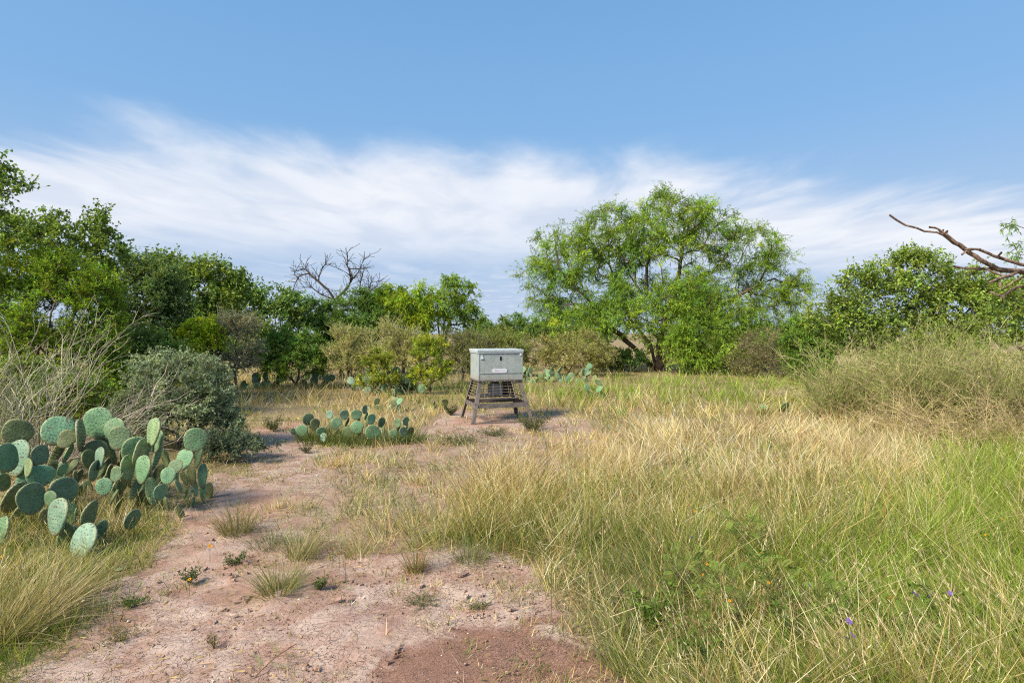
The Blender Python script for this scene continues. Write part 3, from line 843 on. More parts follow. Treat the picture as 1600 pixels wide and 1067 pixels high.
def build_dead():
    d = 20.2
    dead_tree('dead_tree', 'leafless dark dead tree with crooked limbs above the juniper', 'tree',
              [[(536, 590), (530, 540), (524, 500), (522, 470)],
               [(522, 470), (512, 452), (498, 440), (484, 428), (470, 430), (458, 452)],
               [(498, 440), (503, 420), (508, 413), (525, 418)],
               [(484, 428), (478, 420), (464, 424)],
               [(522, 470), (538, 455), (548, 440), (545, 420), (542, 398)],
               [(548, 440), (560, 425), (568, 406), (575, 402)],
               [(545, 425), (556, 420), (566, 420)],
               [(522, 472), (506, 462), (488, 450)],
               [(555, 485), (570, 470), (575, 455), (588, 448)],
               [(570, 465), (563, 448), (566, 432)],
               [(575, 455), (580, 440), (590, 440)]], d, 401, 0.007, M_DEADWOOD, twigs=260, tl=0.55, expo=2.35)
    d = 26
    dead_tree('dead_stump', 'small broken dead trunk left of the big mesquite', 'tree', [[(888, 578), (886, 535), (884, 510), (880, 494)], [(886, 520), (893, 512), (898, 505)], [(886, 528), (900, 515), (903, 518)]], d, 402, 0.03, M_DEADWOOD, twigs=8, tl=0.3, expo=1.9)
    d = 6.6
    dead_tree('dead_branch', 'long crooked weathered brown dead limb reaching in from the right edge', 'tree',
              [[(1790, 740), (1770, 620), (1740, 500, -.1), (1690, 450), (1640, 430), (1600, 425), (1565, 422), (1530, 405), (1500, 383), (1478, 368), (1450, 362), (1415, 352), (1390, 336)],
               [(1560, 420), (1530, 420, .1), (1490, 416, .15)],
               [(1640, 430), (1600, 414, -.1), (1560, 402, -.1), (1530, 390, -.15), (1510, 392, -.15), (1503, 398, -.15)],
               [(1478, 365), (1466, 358), (1452, 355)],
               [(1600, 425), (1560, 435, -.2), (1545, 442, -.2)],
               [(1610, 428), (1585, 440, .2), (1566, 452, .2), (1562, 440, .3)],
               [(1660, 440), (1620, 446, .2), (1590, 448, .2), (1568, 462, .25)],
               [(1480, 368), (1480, 360)]], d, 403, 0.0115, M_REDWOOD, seg=0.1, jit=0.02, twigs=14, tl=0.2, expo=2.0, sides=8, cap=0.16)


build_dead()


# ------------------------------------------------------------------ prickly pears
def pad_mesh(name, seed, mats, detail=True):
    r = np.random.default_rng(seed)
    S = 22
    th = np.arange(S) * 2 * math.pi / S
    ox = 0.43 * np.sin(th) * (1 - 0.2 * np.cos(th)) + 0.012 * np.sin(3 * th + seed)
    oz = 0.5 - 0.5 * np.cos(th) + 0.01 * np.cos(4 * th + seed)
    T = 0.048
    ks = [(1.0, 0.0), (0.965, 0.66), (0.86, 0.93), (0.45, 1.0)]
    V = []
    def warp(x, z):
        return 0.05 * np.sin(2.4 * x + seed) * (z - 0.2) + 0.03 * np.sin(4 * z + seed * 2)
    for s in (1, -1):
        for k, t in ks:
            if s == -1 and k == 1.0: continue
            x = ox * k; z = 0.5 + (oz - 0.5) * k
            V.append(np.stack([x, s * t * T + warp(x, z), z], 1))
        V.append(np.array([[0, s * T + warp(np.array([0.0]), np.array([0.5]))[0], 0.5]]))
    V = np.concatenate(V)
    quads = []; tris = []
    def ring(i, j, flip):
        for a in range(S):
            b = (a + 1) % S
            q = [i + a, i + b, j + b, j + a]
            quads.append(q if not flip else q[::-1])
    f = [0, S, 2 * S, 3 * S]; c1 = 4 * S
    b_ = [0, 4 * S + 1, 5 * S + 1, 6 * S + 1]; c2 = 7 * S + 1
    for u in range(3):
        ring(f[u], f[u + 1], False); ring(b_[u], b_[u + 1], True)
    for a in range(S):
        b = (a + 1) % S
        tris.append([f[3] + a, f[3] + b, c1]); tris.append([b_[3] + b, b_[3] + a, c2])
    nb_q, nb_t = len(quads), len(tris)
    V = list(V)
    # areoles with short spines, rows across both faces and along the rim
    spots = []
    row = 0
    for z in np.arange(0.12, 0.98, 0.105):
        hw = 0.43 * math.sin(math.acos(max(-1, min(1, 1 - 2 * z)))) * (1 - 0.2 * (1 - 2 * z)) * 0.9
        x = -hw + (0.055 if row % 2 else 0.0)
        while x < hw:
            for s in (1, -1):
                kk = math.hypot(x / max(hw, .05), (z - .5) / .5)
                t = T * (1 - 0.12 * min(1, kk) ** 3)
                spots.append((np.array([x, s * t + float(warp(np.array([x]), np.array([z]))[0]), z]), np.array([0, s, 0.0])))
            x += 0.115
        row += 1
    for a in range(0, S):
        x, z = ox[a], oz[a]
        spots.append((np.array([x, float(warp(np.array([x]), np.array([z]))[0]), z]), unit(np.array([x, 0, z - 0.45]))))
    for p, n in spots:
        p = p + r.normal(size=3) * 0.008 * (1 - abs(n))
        u = unit(np.cross(n, np.array([0.3, 0.2, 0.93]))); w = np.cross(n, u)
        i = len(V); rr = 0.015
        for k in range(3):
            V.append(p + rr * (u * math.cos(k * 2.094) + w * math.sin(k * 2.094)) - n * 0.004)
        V.append(p + n * 0.022 + r.normal(size=3) * 0.012)
        for k in range(3):
            tris.append([i + k, i + (k + 1) % 3, i + 3])
    me = make_mesh(name, np.array(V), np.array(quads), np.array(tris), smooth=True)
    mi = np.zeros(len(me.polygons), np.int32)
    mi[nb_q + nb_t:] = 1
    for m in mats: me.materials.append(m)
    me.polygons.foreach_set('material_index', mi)
    return me


def pad_mat(name, c1, c2):
    m, t = new_mat(name)
    tc = t.n('ShaderNodeTexCoord')
    oi = t.n('ShaderNodeObjectInfo')
    off = t.n('ShaderNodeVectorMath', operation='SCALE', ins={0: (9.1, 5.3, 7.7)})
    m.node_tree.links.new(oi.outputs['Random'], off.inputs['Scale'])
    vec = t.n('ShaderNodeVectorMath', operation='ADD', ins={0: tc.outputs['Object'], 1: off.outputs[0]}).outputs[0]
    n = t.noise(vec, 3.2, 6, 0.6, 0.4).outputs[0]
    c = t.mix(t.ss(n, 0.3, 0.7), c1, c2)
    hs = t.n('ShaderNodeHueSaturation', ins={'Hue': t.math('ADD', t.math('MULTIPLY', oi.outputs['Random'], 0.07), 0.465), 'Saturation': 0.95,
                                             'Value': t.math('ADD', t.math('MULTIPLY', oi.outputs['Random'], 0.5), 0.75), 'Color': c})
    # brown corky scars
    n2 = t.noise(vec, 5.0, 4, 0.6, 0.8).outputs[0]
    scar = t.mix(t.ss(n2, 0.635, 0.67), hs.outputs[0], (0.16, 0.115, 0.08, 1))
    ob = t.n('ShaderNodeSeparateXYZ', ins={0: tc.outputs['Object']})
    ex = t.math('DIVIDE', ob.outputs[0], 0.43); ez = t.math('DIVIDE', t.math('SUBTRACT', ob.outputs[2], 0.52), 0.49)
    er = t.math('SQRT', t.math('ADD', t.math('MULTIPLY', ex, ex), t.math('MULTIPLY', ez, ez)))
    scar = t.mix(t.math('MULTIPLY', t.ss(t.math('ADD', er, t.math('MULTIPLY', t.math('SUBTRACT', n, 0.5), 0.2)), 0.88, 1.02), 0.6), scar, (0.34, 0.33, 0.16, 1))
    dusty = t.noise(vec, 11.0, 5, 0.7).outputs[0]
    scar = t.mix(t.math('MULTIPLY', t.ss(dusty, 0.5, 0.8), 0.2), scar, (0.33, 0.31, 0.25, 1))
    scar = t.mix(t.ss(ob.outputs[2], 0.02, 0.22, 0.55, 0.0), scar, (0.2, 0.17, 0.10, 1))
    b = t.n('ShaderNodeBump', ins={'Strength': 0.4, 'Distance': 0.02, 'Height': t.noise(vec, 14.0, 4).outputs[0]})
    p = t.n('ShaderNodeBsdfPrincipled', ins={'Base Color': scar, 'Roughness': 0.55, 'Normal': b.outputs[0]})
    p.inputs['Specular IOR Level'].default_value = 0.3
    t.n('ShaderNodeOutputMaterial', ins={0: p.outputs[0]})
    return m


M_SPINE = plain_mat('spine', (0.055, 0.04, 0.03), 0.8)
M_SPINE_L = plain_mat('pale_spine', (0.42, 0.38, 0.26), 0.8)
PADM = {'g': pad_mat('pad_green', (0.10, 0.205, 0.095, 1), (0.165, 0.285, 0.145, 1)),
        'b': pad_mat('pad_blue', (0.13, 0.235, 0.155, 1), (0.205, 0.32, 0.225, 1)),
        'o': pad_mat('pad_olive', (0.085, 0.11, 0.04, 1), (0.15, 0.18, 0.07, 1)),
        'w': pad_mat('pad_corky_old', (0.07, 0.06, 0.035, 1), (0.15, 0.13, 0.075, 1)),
        'p': pad_mat('pad_pale_lit', (0.16, 0.22, 0.095, 1), (0.25, 0.30, 0.145, 1))}  # paler copy of the pad green, with the sunlit look put into the colour
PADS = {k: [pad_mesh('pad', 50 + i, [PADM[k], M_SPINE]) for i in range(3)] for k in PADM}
npad = [0]


def put_pad(root, base, H, wide, yaw, roll, pitch, kind, rel):
    """base = foot of the pad in world space"""
    npad[0] += 1
    me = PADS[kind][npad[0] % 3]
    o = bpy.data.objects.new('pad', me)
    COL.objects.link(o)
    o.parent = root
    face = -math.atan2(base[0], base[1])
    m = Matrix.Translation(Vector(base) - Vector(rel)) @ Matrix.Rotation(face, 4, 'Z') @ Matrix.Rotation(roll, 4, 'Y') @ Matrix.Rotation(pitch, 4, 'X') @ Matrix.Rotation(yaw, 4, 'Z')
    o.matrix_local = m @ Matrix.Diagonal((H * wide, H, H, 1))
    return o


def explicit_cactus(name, label, pads, base, seed, cat='cactus', support=True, group=None):
    r = random.Random(seed)
    base = np.array(base, float)
    base[2] = float(ground_z(base[0], base[1]))
    root = empty(name, base, label, cat, group)
    for q in pads:
        px, py, w, h, d, roll, k = q
        Hm = h * d / FPX
        w = w * math.cos(math.atan2(px - 800, FPX))
        ratio = min(1.0, w / (0.86 * h))
        wide = 1.0
        if w > 0.86 * h:
            wide = w / (0.86 * h); yaw = r.uniform(-0.25, 0.25)
        else:
            yaw = math.acos(max(0.12, ratio)) * r.choice((-1, 1))
        c = P(px, py, d)
        rl = math.radians(roll)
        foot = c - np.array([math.sin(rl), 0, math.cos(rl)]) * Hm / 2
        put_pad(root, foot, Hm, wide, yaw, rl, r.uniform(-0.22, 0.12), k, base)
        z = foot[2]
        cur = foot.copy()
        guard = 0
        while support and z > base[2] + 0.06 and guard < 4:
            hh = min(Hm * r.uniform(0.9, 1.1), 0.3)
            rr = r.uniform(-0.5, 0.5)
            nf = cur - np.array([math.sin(rr) * hh * .9, -0.10 - 0.06 * r.random(), math.cos(rr) * hh * .92])
            nf[2] = max(nf[2], base[2] - 0.08)
            put_pad(root, nf, hh, r.uniform(0.3, 0.5), r.uniform(-1.2, 1.2), rr, 0.0, r.choice('oog'), base)
            cur = nf; z = nf[2]; guard += 1
    return root


def random_cactus(name, label, px, py, n, size, seed, kinds='gggb', spread=0.5, group=None, cat='cactus', levels=3):
    """pads sprouting from the tops of pads"""
    r = random.Random(seed)
    d = GY(py)
    b = np.array([(px - 800) / FPX * d, d, 0.0]); b[2] = float(ground_z(b[0], b[1]))
    root = empty(name, b, label, cat, group)
    tops = []
    for i in range(n):
        H = size * r.uniform(0.7, 1.15)
        if i < max(2, n // 2) or not tops:
            f = b + np.array([r.uniform(-1, 1) * spread, r.uniform(-.6, .6) * spread, -0.04])
            f[2] = float(ground_z(f[0], f[1])) - 0.03
        else:
            f = tops[r.randrange(len(tops))].copy()
        rl = r.uniform(-0.95, 0.95); pt = r.uniform(-0.35, 0.35)
        put_pad(root, f, H, r.uniform(0.85, 1.05), r.uniform(-1.2, 1.2), rl, pt, r.choice(kinds), b)
        tops.append(f + np.array([math.sin(rl), -math.sin(pt) * .8, math.cos(rl) * math.cos(pt)]) * H * 0.92)
    return root


BIG = [  # px, py, w, h, depth, roll, colour
    (152, 662, 47, 51, 5.25, 8, 'g'), (87, 674, 56, 48, 5.15, 25, 'g'), (102, 687, 30, 30, 5.0, 30, 'o'), (125, 680, 13, 51, 5.05, 4, 'p'),
    (180, 672, 34, 39, 5.2, -10, 'g'), (185, 685, 35, 38, 5.05, 10, 'g'), (238, 676, 17, 46, 4.95, 14, 'p'), (244, 690, 19, 36, 5.1, 8, 'g'),
    (304, 688, 40, 38, 4.95, 18, 'g'), (287, 719, 24, 34, 4.9, 20, 'g'), (210, 704, 47, 44, 5.0, 20, 'g'), (217, 708, 19, 43, 4.85, 10, 'p'),
    (222, 734, 21, 45, 4.75, 12, 'g'), (200, 731, 24, 42, 4.85, -6, 'p'), (150, 706, 40, 37, 5.1, 0, 'o'), (155, 717, 12, 36, 4.8, 8, 'b'),  # the olive pad here is a shaded one, its shade put into the colour
    (139, 717, 21, 31, 4.95, -8, 'o'), (147, 736, 18, 34, 4.75, 14, 'b'), (181, 741, 20, 25, 4.75, 20, 'g'), (162, 761, 27, 28, 4.55, 5, 'g'),
    (262, 744, 24, 27, 4.65, 12, 'g'), (273, 731, 22, 26, 4.8, 15, 'g'), (64, 710, 30, 33, 5.0, -10, 'b'), (26, 717, 34, 58, 4.95, 10, 'b'),
    (12, 714, 42, 46, 4.8, -15, 'g'), (22, 677, 56, 40, 5.3, 40, 'o'), (63, 744, 50, 34, 4.75, 6, 'g'), (97, 734, 18, 20, 4.7, 10, 'g'),
    (43, 731, 11, 30, 4.7, 5, 'p'), (20, 778, 40, 51, 4.45, 20, 'p'), (50, 779, 49, 50, 4.3, -5, 'g'), (97, 771, 50, 49, 4.45, 10, 'g'),
    (78, 779, 20, 25, 4.25, 10, 'g'), (88, 809, 27, 58, 4.05, 12, 'b'), (139, 805, 27, 46, 4.1, 10, 'g'), (128, 850, 33, 62, 3.95, 14, 'b'),
    (105, 845, 42, 42, 4.15, 20, 'g'), (206, 812, 26, 32, 4.35, 12, 'g'), (2, 832, 16, 50, 4.1, 5, 'g'), (6, 753, 26, 28, 4.6, -10, 'o'),
    (250, 770, 24, 26, 4.55, 20, 'g'), (-30, 700, 50, 50, 5.0, -5, 'g'), (-40, 770, 50, 50, 4.5, 5, 'g'), (-60, 820, 46, 50, 4.2, -8, 'b'), (-80, 730, 50, 50, 4.8, 10, 'g'),
    ]
MIDP = [(481, 655, 18, 19, 8.3, 10, 'g'), (472, 673, 20, 19, 8.0, -20, 'g'), (502, 675, 17, 15, 7.95, 5, 'g'), (458, 674, 9, 11, 8.0, -15, 'g'), (505, 684, 10, 15, 7.8, 10, 'b'),
        (558, 668, 21, 21, 7.9, -6, 'g'), (582, 676, 26, 22, 7.75, 35, 'g'), (557, 648, 18, 16, 8.2, 5, 'g'), (538, 648, 15, 16, 8.2, -10, 'b'), (580, 655, 14, 17, 8.0, 10, 'g'),
        (515, 648, 11, 14, 8.3, -5, 'b'), (492, 663, 16, 18, 8.2, 5, 'o'), (525, 662, 18, 20, 8.1, 10, 'g'), (543, 675, 16, 18, 7.9, -12, 'o'), (570, 640, 9, 14, 8.3, 5, 'b'), (596, 660, 12, 16, 8.1, 10, 'o')]
explicit_cactus('prickly_pear', 'large blue green prickly pear clump in the left foreground', BIG, P(130, 800, 4.7), 1)
explicit_cactus('prickly_pear', 'low dark green prickly pear patch beside the dirt path left of the feeder', MIDP, P(530, 690, 8.05), 2)
explicit_cactus('prickly_pear', 'small prickly pear with few pads between the low patch and the feeder',
                [(621, 661, 11, 15, 8.0, 0, 'g'), (634, 658, 10, 14, 8.1, 8, 'g'), (630, 675, 13, 17, 7.9, -5, 'b'), (615, 678, 14, 16, 7.9, -15, 'g'), (641, 674, 11, 15, 8.0, 12, 'o')], P(626, 688, 8.0), 3)
random_cactus('prickly_pear', 'tall prickly pear clump in front of the tan bushes, left of the feeder', 620, 612, 46, 0.28, 11, 'gggbp', 0.75)
random_cactus('prickly_pear', 'prickly pear clump below the tan twiggy bush, left of the taller clump', 573, 610, 24, 0.26, 12, 'ggbp', 0.45)
random_cactus('prickly_pear', 'pale sunlit prickly pear standing in the dry grass behind the low patch', 592, 642, 13, 0.19, 13, 'ppgp', 0.4)
random_cactus('prickly_pear', 'small dark prickly pear under the low juniper bush', 495, 602, 9, 0.27, 14, 'ggbp', 0.35)
random_cactus('prickly_pear', 'prickly pear clump below the silvery shrub on the left', 392, 606, 20, 0.28, 15, 'ggb', 0.7)
random_cactus('prickly_pear', 'pale sunlit prickly pear clump just right of the feeder box', 838, 598, 18, 0.25, 16, 'ppgg', 0.5)
random_cactus('prickly_pear', 'prickly pear group in front of the tan mounded bush', 895, 597, 24, 0.25, 17, 'pggb', 0.8)
random_cactus('prickly_pear', 'small prickly pear in the yellow grass right of the feeder', 940, 622, 6, 0.23, 18, 'pg', 0.22)
random_cactus('prickly_pear', 'two dark upright pads in the dry grass right of centre', 1188, 646, 2, 0.21, 19, 'g', 0.1)
random_cactus('prickly_pear', 'single dark pad standing in dry grass, right of the two upright pads', 1215, 643, 1, 0.26, 20, 'g', 0.03)
random_cactus('prickly_pear', 'small prickly pear at the back leg of the feeder', 690, 640, 5, 0.15, 21, 'go', 0.2)


# ------------------------------------------------------------------ the feeder
def bar_mesh(name, p, q, w, t, up=(0, 0, 1)):
    p = Vector(p); q = Vector(q)
    d = (q - p); L = d.length; d.normalize()
    s = d.cross(Vector(up))
    if s.length < 1e-4: s = d.cross(Vector((1, 0, 0)))
    s.normalize(); n = s.cross(d)
    V = []
    for e in (p, q):
        for a, b in ((-1, -1), (1, -1), (1, 1), (-1, 1)):
            V.append(e + s * a * w / 2 + n * b * t / 2)
    Q = [(0, 1, 2, 3)[::-1], (4, 5, 6, 7), (0, 1, 5, 4), (1, 2, 6, 5), (2, 3, 7, 6), (3, 0, 4, 7)]
    return make_mesh(name, [tuple(v) for v in V], Q)


def box_mesh(name, lo, hi, bev=0.0):
    x0, y0, z0 = lo; x1, y1, z1 = hi
    V = [(x0, y0, z0), (x1, y0, z0), (x1, y1, z0), (x0, y1, z0), (x0, y0, z1), (x1, y0, z1), (x1, y1, z1), (x0, y1, z1)]
    Q = [(0, 3, 2, 1), (4, 5, 6, 7), (0, 1, 5, 4), (1, 2, 6, 5), (2, 3, 7, 6), (3, 0, 4, 7)]
    me = make_mesh(name, V, Q)
    if bev:
        import bmesh
        bm = bmesh.new(); bm.from_mesh(me)
        bmesh.ops.bevel(bm, geom=bm.edges[:], offset=bev, segments=2, affect='EDGES')
        bm.to_mesh(me); bm.free()
    return me


def capsule(name, cx, cz, w, h, y, th, n=10):
    """flat upright rounded plate in the x-z plane, front face at y"""
    pts = []
    r = min(w, h) / 2
    for i in range(n + 1):
        a = -math.pi / 2 + math.pi * i / n
        pts.append((r * math.cos(a), r * math.sin(a)))
    out = []
    if w >= h:
        e = w / 2 - r
        out = [(x + e, z) for x, z in pts] + [(-x - e, -z) for x, z in pts]
    else:
        e = h / 2 - r
        out = [(z, x + e) for x, z in pts][::-1] + [(-z, -x - e) for x, z in pts][::-1]
    N = len(out)
    V = [(cx + x, y, cz + z) for x, z in out] + [(cx + x, y + th, cz + z) for x, z in out]
    import bmesh
    bm = bmesh.new()
    vs = [bm.verts.new(v) for v in V]
    bm.faces.new(vs[:N]); bm.faces.new(vs[N:][::-1])
    for i in range(N):
        j = (i + 1) % N
        bm.faces.new((vs[i], vs[N + i], vs[N + j], vs[j]))
    bmesh.ops.recalc_face_normals(bm, faces=bm.faces[:])
    me = bpy.data.meshes.new(name)
    bm.to_mesh(me); bm.free()
    return me


def galv_mat(name, c1, c2, rough):
    m, t = new_mat(name)
    tc = t.n('ShaderNodeTexCoord')
    v = t.n('ShaderNodeTexVoronoi', feature='F1', ins={'Vector': tc.outputs['Object'], 'Scale': 26.0})
    mp = t.n('ShaderNodeMapping', ins={'Vector': tc.outputs['Object'], 'Scale': (9, 9, 1.2)}).outputs[0]
    n = t.noise(mp, 1.6, 6, 0.65, 0.8).outputs[0]
    n2 = t.noise(tc.outputs['Object'], 3.5, 5, 0.6, 1.2).outputs[0]
    sepc = t.n('ShaderNodeSeparateColor', ins={0: v.outputs['Color']})
    f = t.math('ADD', t.math('MULTIPLY', sepc.outputs[0], 0.22), t.math('ADD', t.math('MULTIPLY', n, 0.45), t.math('MULTIPLY', n2, 0.45)))
    c = t.mix(t.ss(f, 0.3, 0.8), c1, c2)
    streak = t.ss(n, 0.62, 0.78)
    c = t.mix(t.math('MULTIPLY', streak, 0.5), c, (0.15, 0.14, 0.12, 1))
    spz = t.n('ShaderNodeSeparateXYZ', ins={0: tc.outputs['Object']})
    c = t.mix(t.math('MULTIPLY', t.ss(t.math('ADD', spz.outputs[2], t.math('MULTIPLY', n, 0.25)), 0.84, 0.98, 1.0, 0.0), 0.45), c, (0.26, 0.19, 0.13, 1))
    b = t.n('ShaderNodeBump', ins={'Strength': 0.12, 'Distance': 0.01, 'Height': n2})
    p = t.n('ShaderNodeBsdfPrincipled', ins={'Base Color': c, 'Roughness': rough + 0.15, 'Metallic': 0.0, 'Normal': b.outputs[0]})
    t.n('ShaderNodeOutputMaterial', ins={0: p.outputs[0]})
    return m


def build_feeder():
    GALV = galv_mat('galvanised_sheet', (0.24, 0.28, 0.275, 1), (0.35, 0.395, 0.385, 1), 0.45)
    LIDM = galv_mat('galvanised_lid', (0.38, 0.44, 0.47, 1), (0.50, 0.56, 0.585, 1), 0.38)
    IRON = plain_mat('weathered_grey_iron', (0.10, 0.09, 0.085), 0.75, 0.2, 9.0, (0.19, 0.165, 0.15), 0.3)
    WIRE = plain_mat('rusty_wire', (0.17, 0.13, 0.10), 0.75, 0.2, 20.0, (0.27, 0.22, 0.17))
    WHITE = plain_mat('white_decal', (0.66, 0.67, 0.74), 0.5)
    RED = plain_mat('faded_red_print', (0.50, 0.36, 0.40), 0.6)
    GREY = plain_mat('faded_grey_print', (0.46, 0.48, 0.54), 0.6)
    BLACK = plain_mat('black_slot', (0.012, 0.012, 0.013), 0.4)
    UNIT = plain_mat('grey_control_box', (0.20, 0.215, 0.23), 0.55, 0.0, 6.0, (0.25, 0.26, 0.275))
    DARK = plain_mat('dark_plastic', (0.03, 0.03, 0.03), 0.6)
    BOLT = plain_mat('zinc_bolt', (0.6, 0.6, 0.6), 0.35, 0.7)
    d = 10.0
    th = R(17)
    W, D = 0.80, 0.62
    zb, zt = 0.73, 1.225
    c = P(775, 600, d + 0.25)
    gz = float(ground_z(c[0], c[1]))
    root = empty('wildlife_feeder', (c[0], c[1], gz), 'galvanised steel box feeder on a flared grey iron stand in the clearing', 'feeder', None, th)
    def part(name, me, mat, par=root):
        return obj(name, me, mat, par)
    x0, x1, y0, y1 = -W / 2, W / 2, -D / 2, D / 2
    hop = part('hopper', box_mesh('hopper', (x0, y0, zb), (x1, y1, zt), 0.006), GALV)
    part('lid', box_mesh('lid', (x0 - 0.022, y0 - 0.022, zt + 0.002), (x1 + 0.022, y1 + 0.022, zt + 0.042), 0.007), LIDM)
    lip = part('lid_lip', box_mesh('lid_lip', (x0 - 0.014, y0 - 0.016, zt - 0.022), (x1 + 0.014, y0 - 0.004, zt + 0.001), 0.003), LIDM)
    lip2 = part('lid_lip', box_mesh('lid_lip', (x0 - 0.016, y0 - 0.002, zt - 0.022), (x0 - 0.004, y1, zt + 0.001), 0.003), LIDM)
    # folded seams on the front sheet
    part('seam', box_mesh('seam', (x0 + 0.012, y0 - 0.008, zb + 0.118), (x1 - 0.012, y0 - 0.0005, zb + 0.130), 0.002), GALV, hop)
    part('corner_fold', box_mesh('corner_fold', (x0 - 0.006, y0 - 0.006, zb), (x0 + 0.014, y0 - 0.0005, zt - 0.024), 0.002), LIDM, hop)
    part('corner_fold', box_mesh('corner_fold', (x1 - 0.016, y0 - 0.006, zb), (x1 + 0.004, y0 - 0.0005, zt - 0.024), 0.002), GALV, hop)
    part('bottom_flange', box_mesh('bottom_flange', (x0 - 0.008, y0 - 0.010, zb - 0.022), (x1 + 0.008, y1 + 0.010, zb - 0.001), 0.003), IRON, hop)
    # sight slot, decal, handles
    part('sight_slot', capsule('sight_slot', 0.0, zt - 0.115, 0.042, 0.085, y0 - 0.005, 0.004), BLACK, hop)
    part('slot_rim', capsule('slot_rim', 0.0, zt - 0.115, 0.058, 0.101, y0 - 0.003, 0.0025), LIDM, hop)
    dec = part('decal', capsule('decal', -0.02, zb + 0.165, 0.265, 0.066, y0 - 0.010, 0.008), WHITE, hop)
    rr = random.Random(4)
    x = -0.115
    k = 0
    while x < 0.08:
        w = rr.uniform(0.009, 0.016)
        hgt = 0.022 if k < 7 else 0.014
        part('print_mark', box_mesh('print_mark', (x, y0 - 0.0112, zb + 0.165 - hgt / 2), (x + w * 0.55, y0 - 0.0102, zb + 0.165 + hgt / 2)), RED if k < 7 else GREY, dec)
        x += w; k += 1
    tri = make_mesh('hasp', [(x0 + 0.035, y0 - .012, zt - .125), (x0 + .095, y0 - .012, zt - .125), (x0 + .065, y0 - .012, zt - .035), (x0 + 0.035, y0 - .001, zt - .125), (x0 + .095, y0 - .001, zt - .125), (x0 + .065, y0 - .001, zt - .035)],
                    [(0, 1, 4, 3), (1, 2, 5, 4), (2, 0, 3, 5)], [(0, 2, 1), (3, 4, 5)])
    part('hasp', tri, LIDM)
    part('hasp_plate', box_mesh('hasp_plate', (x0 + 0.040, y0 - 0.018, zt - 0.121), (x0 + 0.085, y0 - 0.0125, zt - 0.096), 0.002), WHITE)
    part('latch', box_mesh('latch', (x1 - 0.052, y0 - 0.014, zt - 0.068), (x1 - 0.018, y0 - 0.0065, zt - 0.028), 0.003), WHITE)
    for bx in (-0.33, -0.1, 0.07, 0.25):
        part('bolt', box_mesh('bolt', (bx - 0.008, y0 - 0.018, zb - 0.018), (bx + 0.008, y0 - 0.0105, zb - 0.004), 0.003), BOLT)
    # flared angle-iron legs
    fl = 0.165
    feet = {}
    for sx in (-1, 1):
        for sy in (-1, 1):
            top = Vector((sx * (W / 2 - 0.01), sy * (D / 2 - 0.01), zb - 0.024))
            bot = Vector((sx * (W / 2 + fl), sy * (D / 2 + fl), -0.03))
            feet[(sx, sy)] = (top, bot)
            import bmesh
            prof = [(0, 0), (0.062, 0), (0.062, 0.006), (0.006, 0.006), (0.006, 0.062), (0, 0.062)]
            V = []
            for e in (top, bot):
                for a, b in prof:
                    V.append((e.x - sx * a, e.y - sy * b, e.z))
            bm = bmesh.new()
            vs = [bm.verts.new(v) for v in V]
            n = 6
            bm.faces.new(vs[:n]); bm.faces.new(vs[n:][::-1])
            for i in range(n):
                j = (i + 1) % n
                bm.faces.new((vs[i], vs[n + i], vs[n + j], vs[j]))
            bmesh.ops.recalc_face_normals(bm, faces=bm.faces[:])
            me = bpy.data.meshes.new('leg'); bm.to_mesh(me); bm.free()
            part('leg', me, IRON)
    def at(sx, sy, z):
        a, b = feet[(sx, sy)]
        s = (a.z - z) / (a.z - b.z)
        return a.lerp(b, s)
    for (a, b, off) in (((-1, -1), (1, -1), (0, 0.012, 0)), ((-1, -1), (-1, 1), (0.012, 0, 0)), ((1, -1), (1, 1), (-0.012, 0, 0)), ((-1, 1), (1, 1), (0, -0.012, 0))):
        z = 0.30
        p, q = at(*a, z), at(*b, z)
        o = Vector(off)
        part('crossbar', bar_mesh('crossbar', p + o, q + o, 0.006, 0.085), IRON)
        z = 0.42
        p, q = at(*a, z), at(*b, z)
        part('rail', bar_mesh('rail', p + o, q + o, 0.014, 0.022), IRON if a == (-1, -1) and b == (1, -1) else WIRE)
        # wire cage panel between rail and hopper
        n = 6 if abs((q - p).x) > 0.5 else 3
        for i in range(1, n):
            s = i / n
            u, v = at(*a, zb - 0.03).lerp(at(*b, zb - 0.03), s), at(*a, 0.42).lerp(at(*b, 0.42), s)
            part('wire', bar_mesh('wire', u + o, v + o, 0.005, 0.005), WIRE)
        for i in range(5):
            z = 0.47 + 0.05 * i
            part('wire', bar_mesh('wire', at(*a, z) + o * 1.5, at(*b, z) + o * 1.5, 0.006, 0.007), WIRE)
    # left panel frame bar and inner post, as in the picture
    part('panel_frame', bar_mesh('panel_frame', at(-1, -1, 0.70) + Vector((0.03, 0.05, 0)), at(-1, -1, 0.425) + Vector((0.03, 0.05, 0)), 0.03, 0.012), WIRE)
    part('panel_frame', bar_mesh('panel_frame', (0.20, y0 - 0.02, 0.70), (0.25, y0 - 0.09, 0.43), 0.022, 0.012), WIRE)
    # control unit and spinner
    part('control_box', box_mesh('control_box', (-0.145, -0.16, 0.45), (0.085, 0.04, 0.655), 0.012), UNIT)
    part('control_box_door', box_mesh('control_box_door', (-0.130, -0.170, 0.465), (0.070, -0.1605, 0.640), 0.004), UNIT)
    part('spout', box_mesh('spout', (-0.09, -0.10, 0.658), (0.03, -0.01, 0.705), 0.01), DARK)
    part('battery', box_mesh('battery', (0.14, -0.12, 0.44), (0.23, 0.10, 0.69), 0.006), DARK)
    part('tray', box_mesh('tray', (-0.36, -0.2, 0.425), (0.30, 0.16, 0.437), 0.003), DARK)
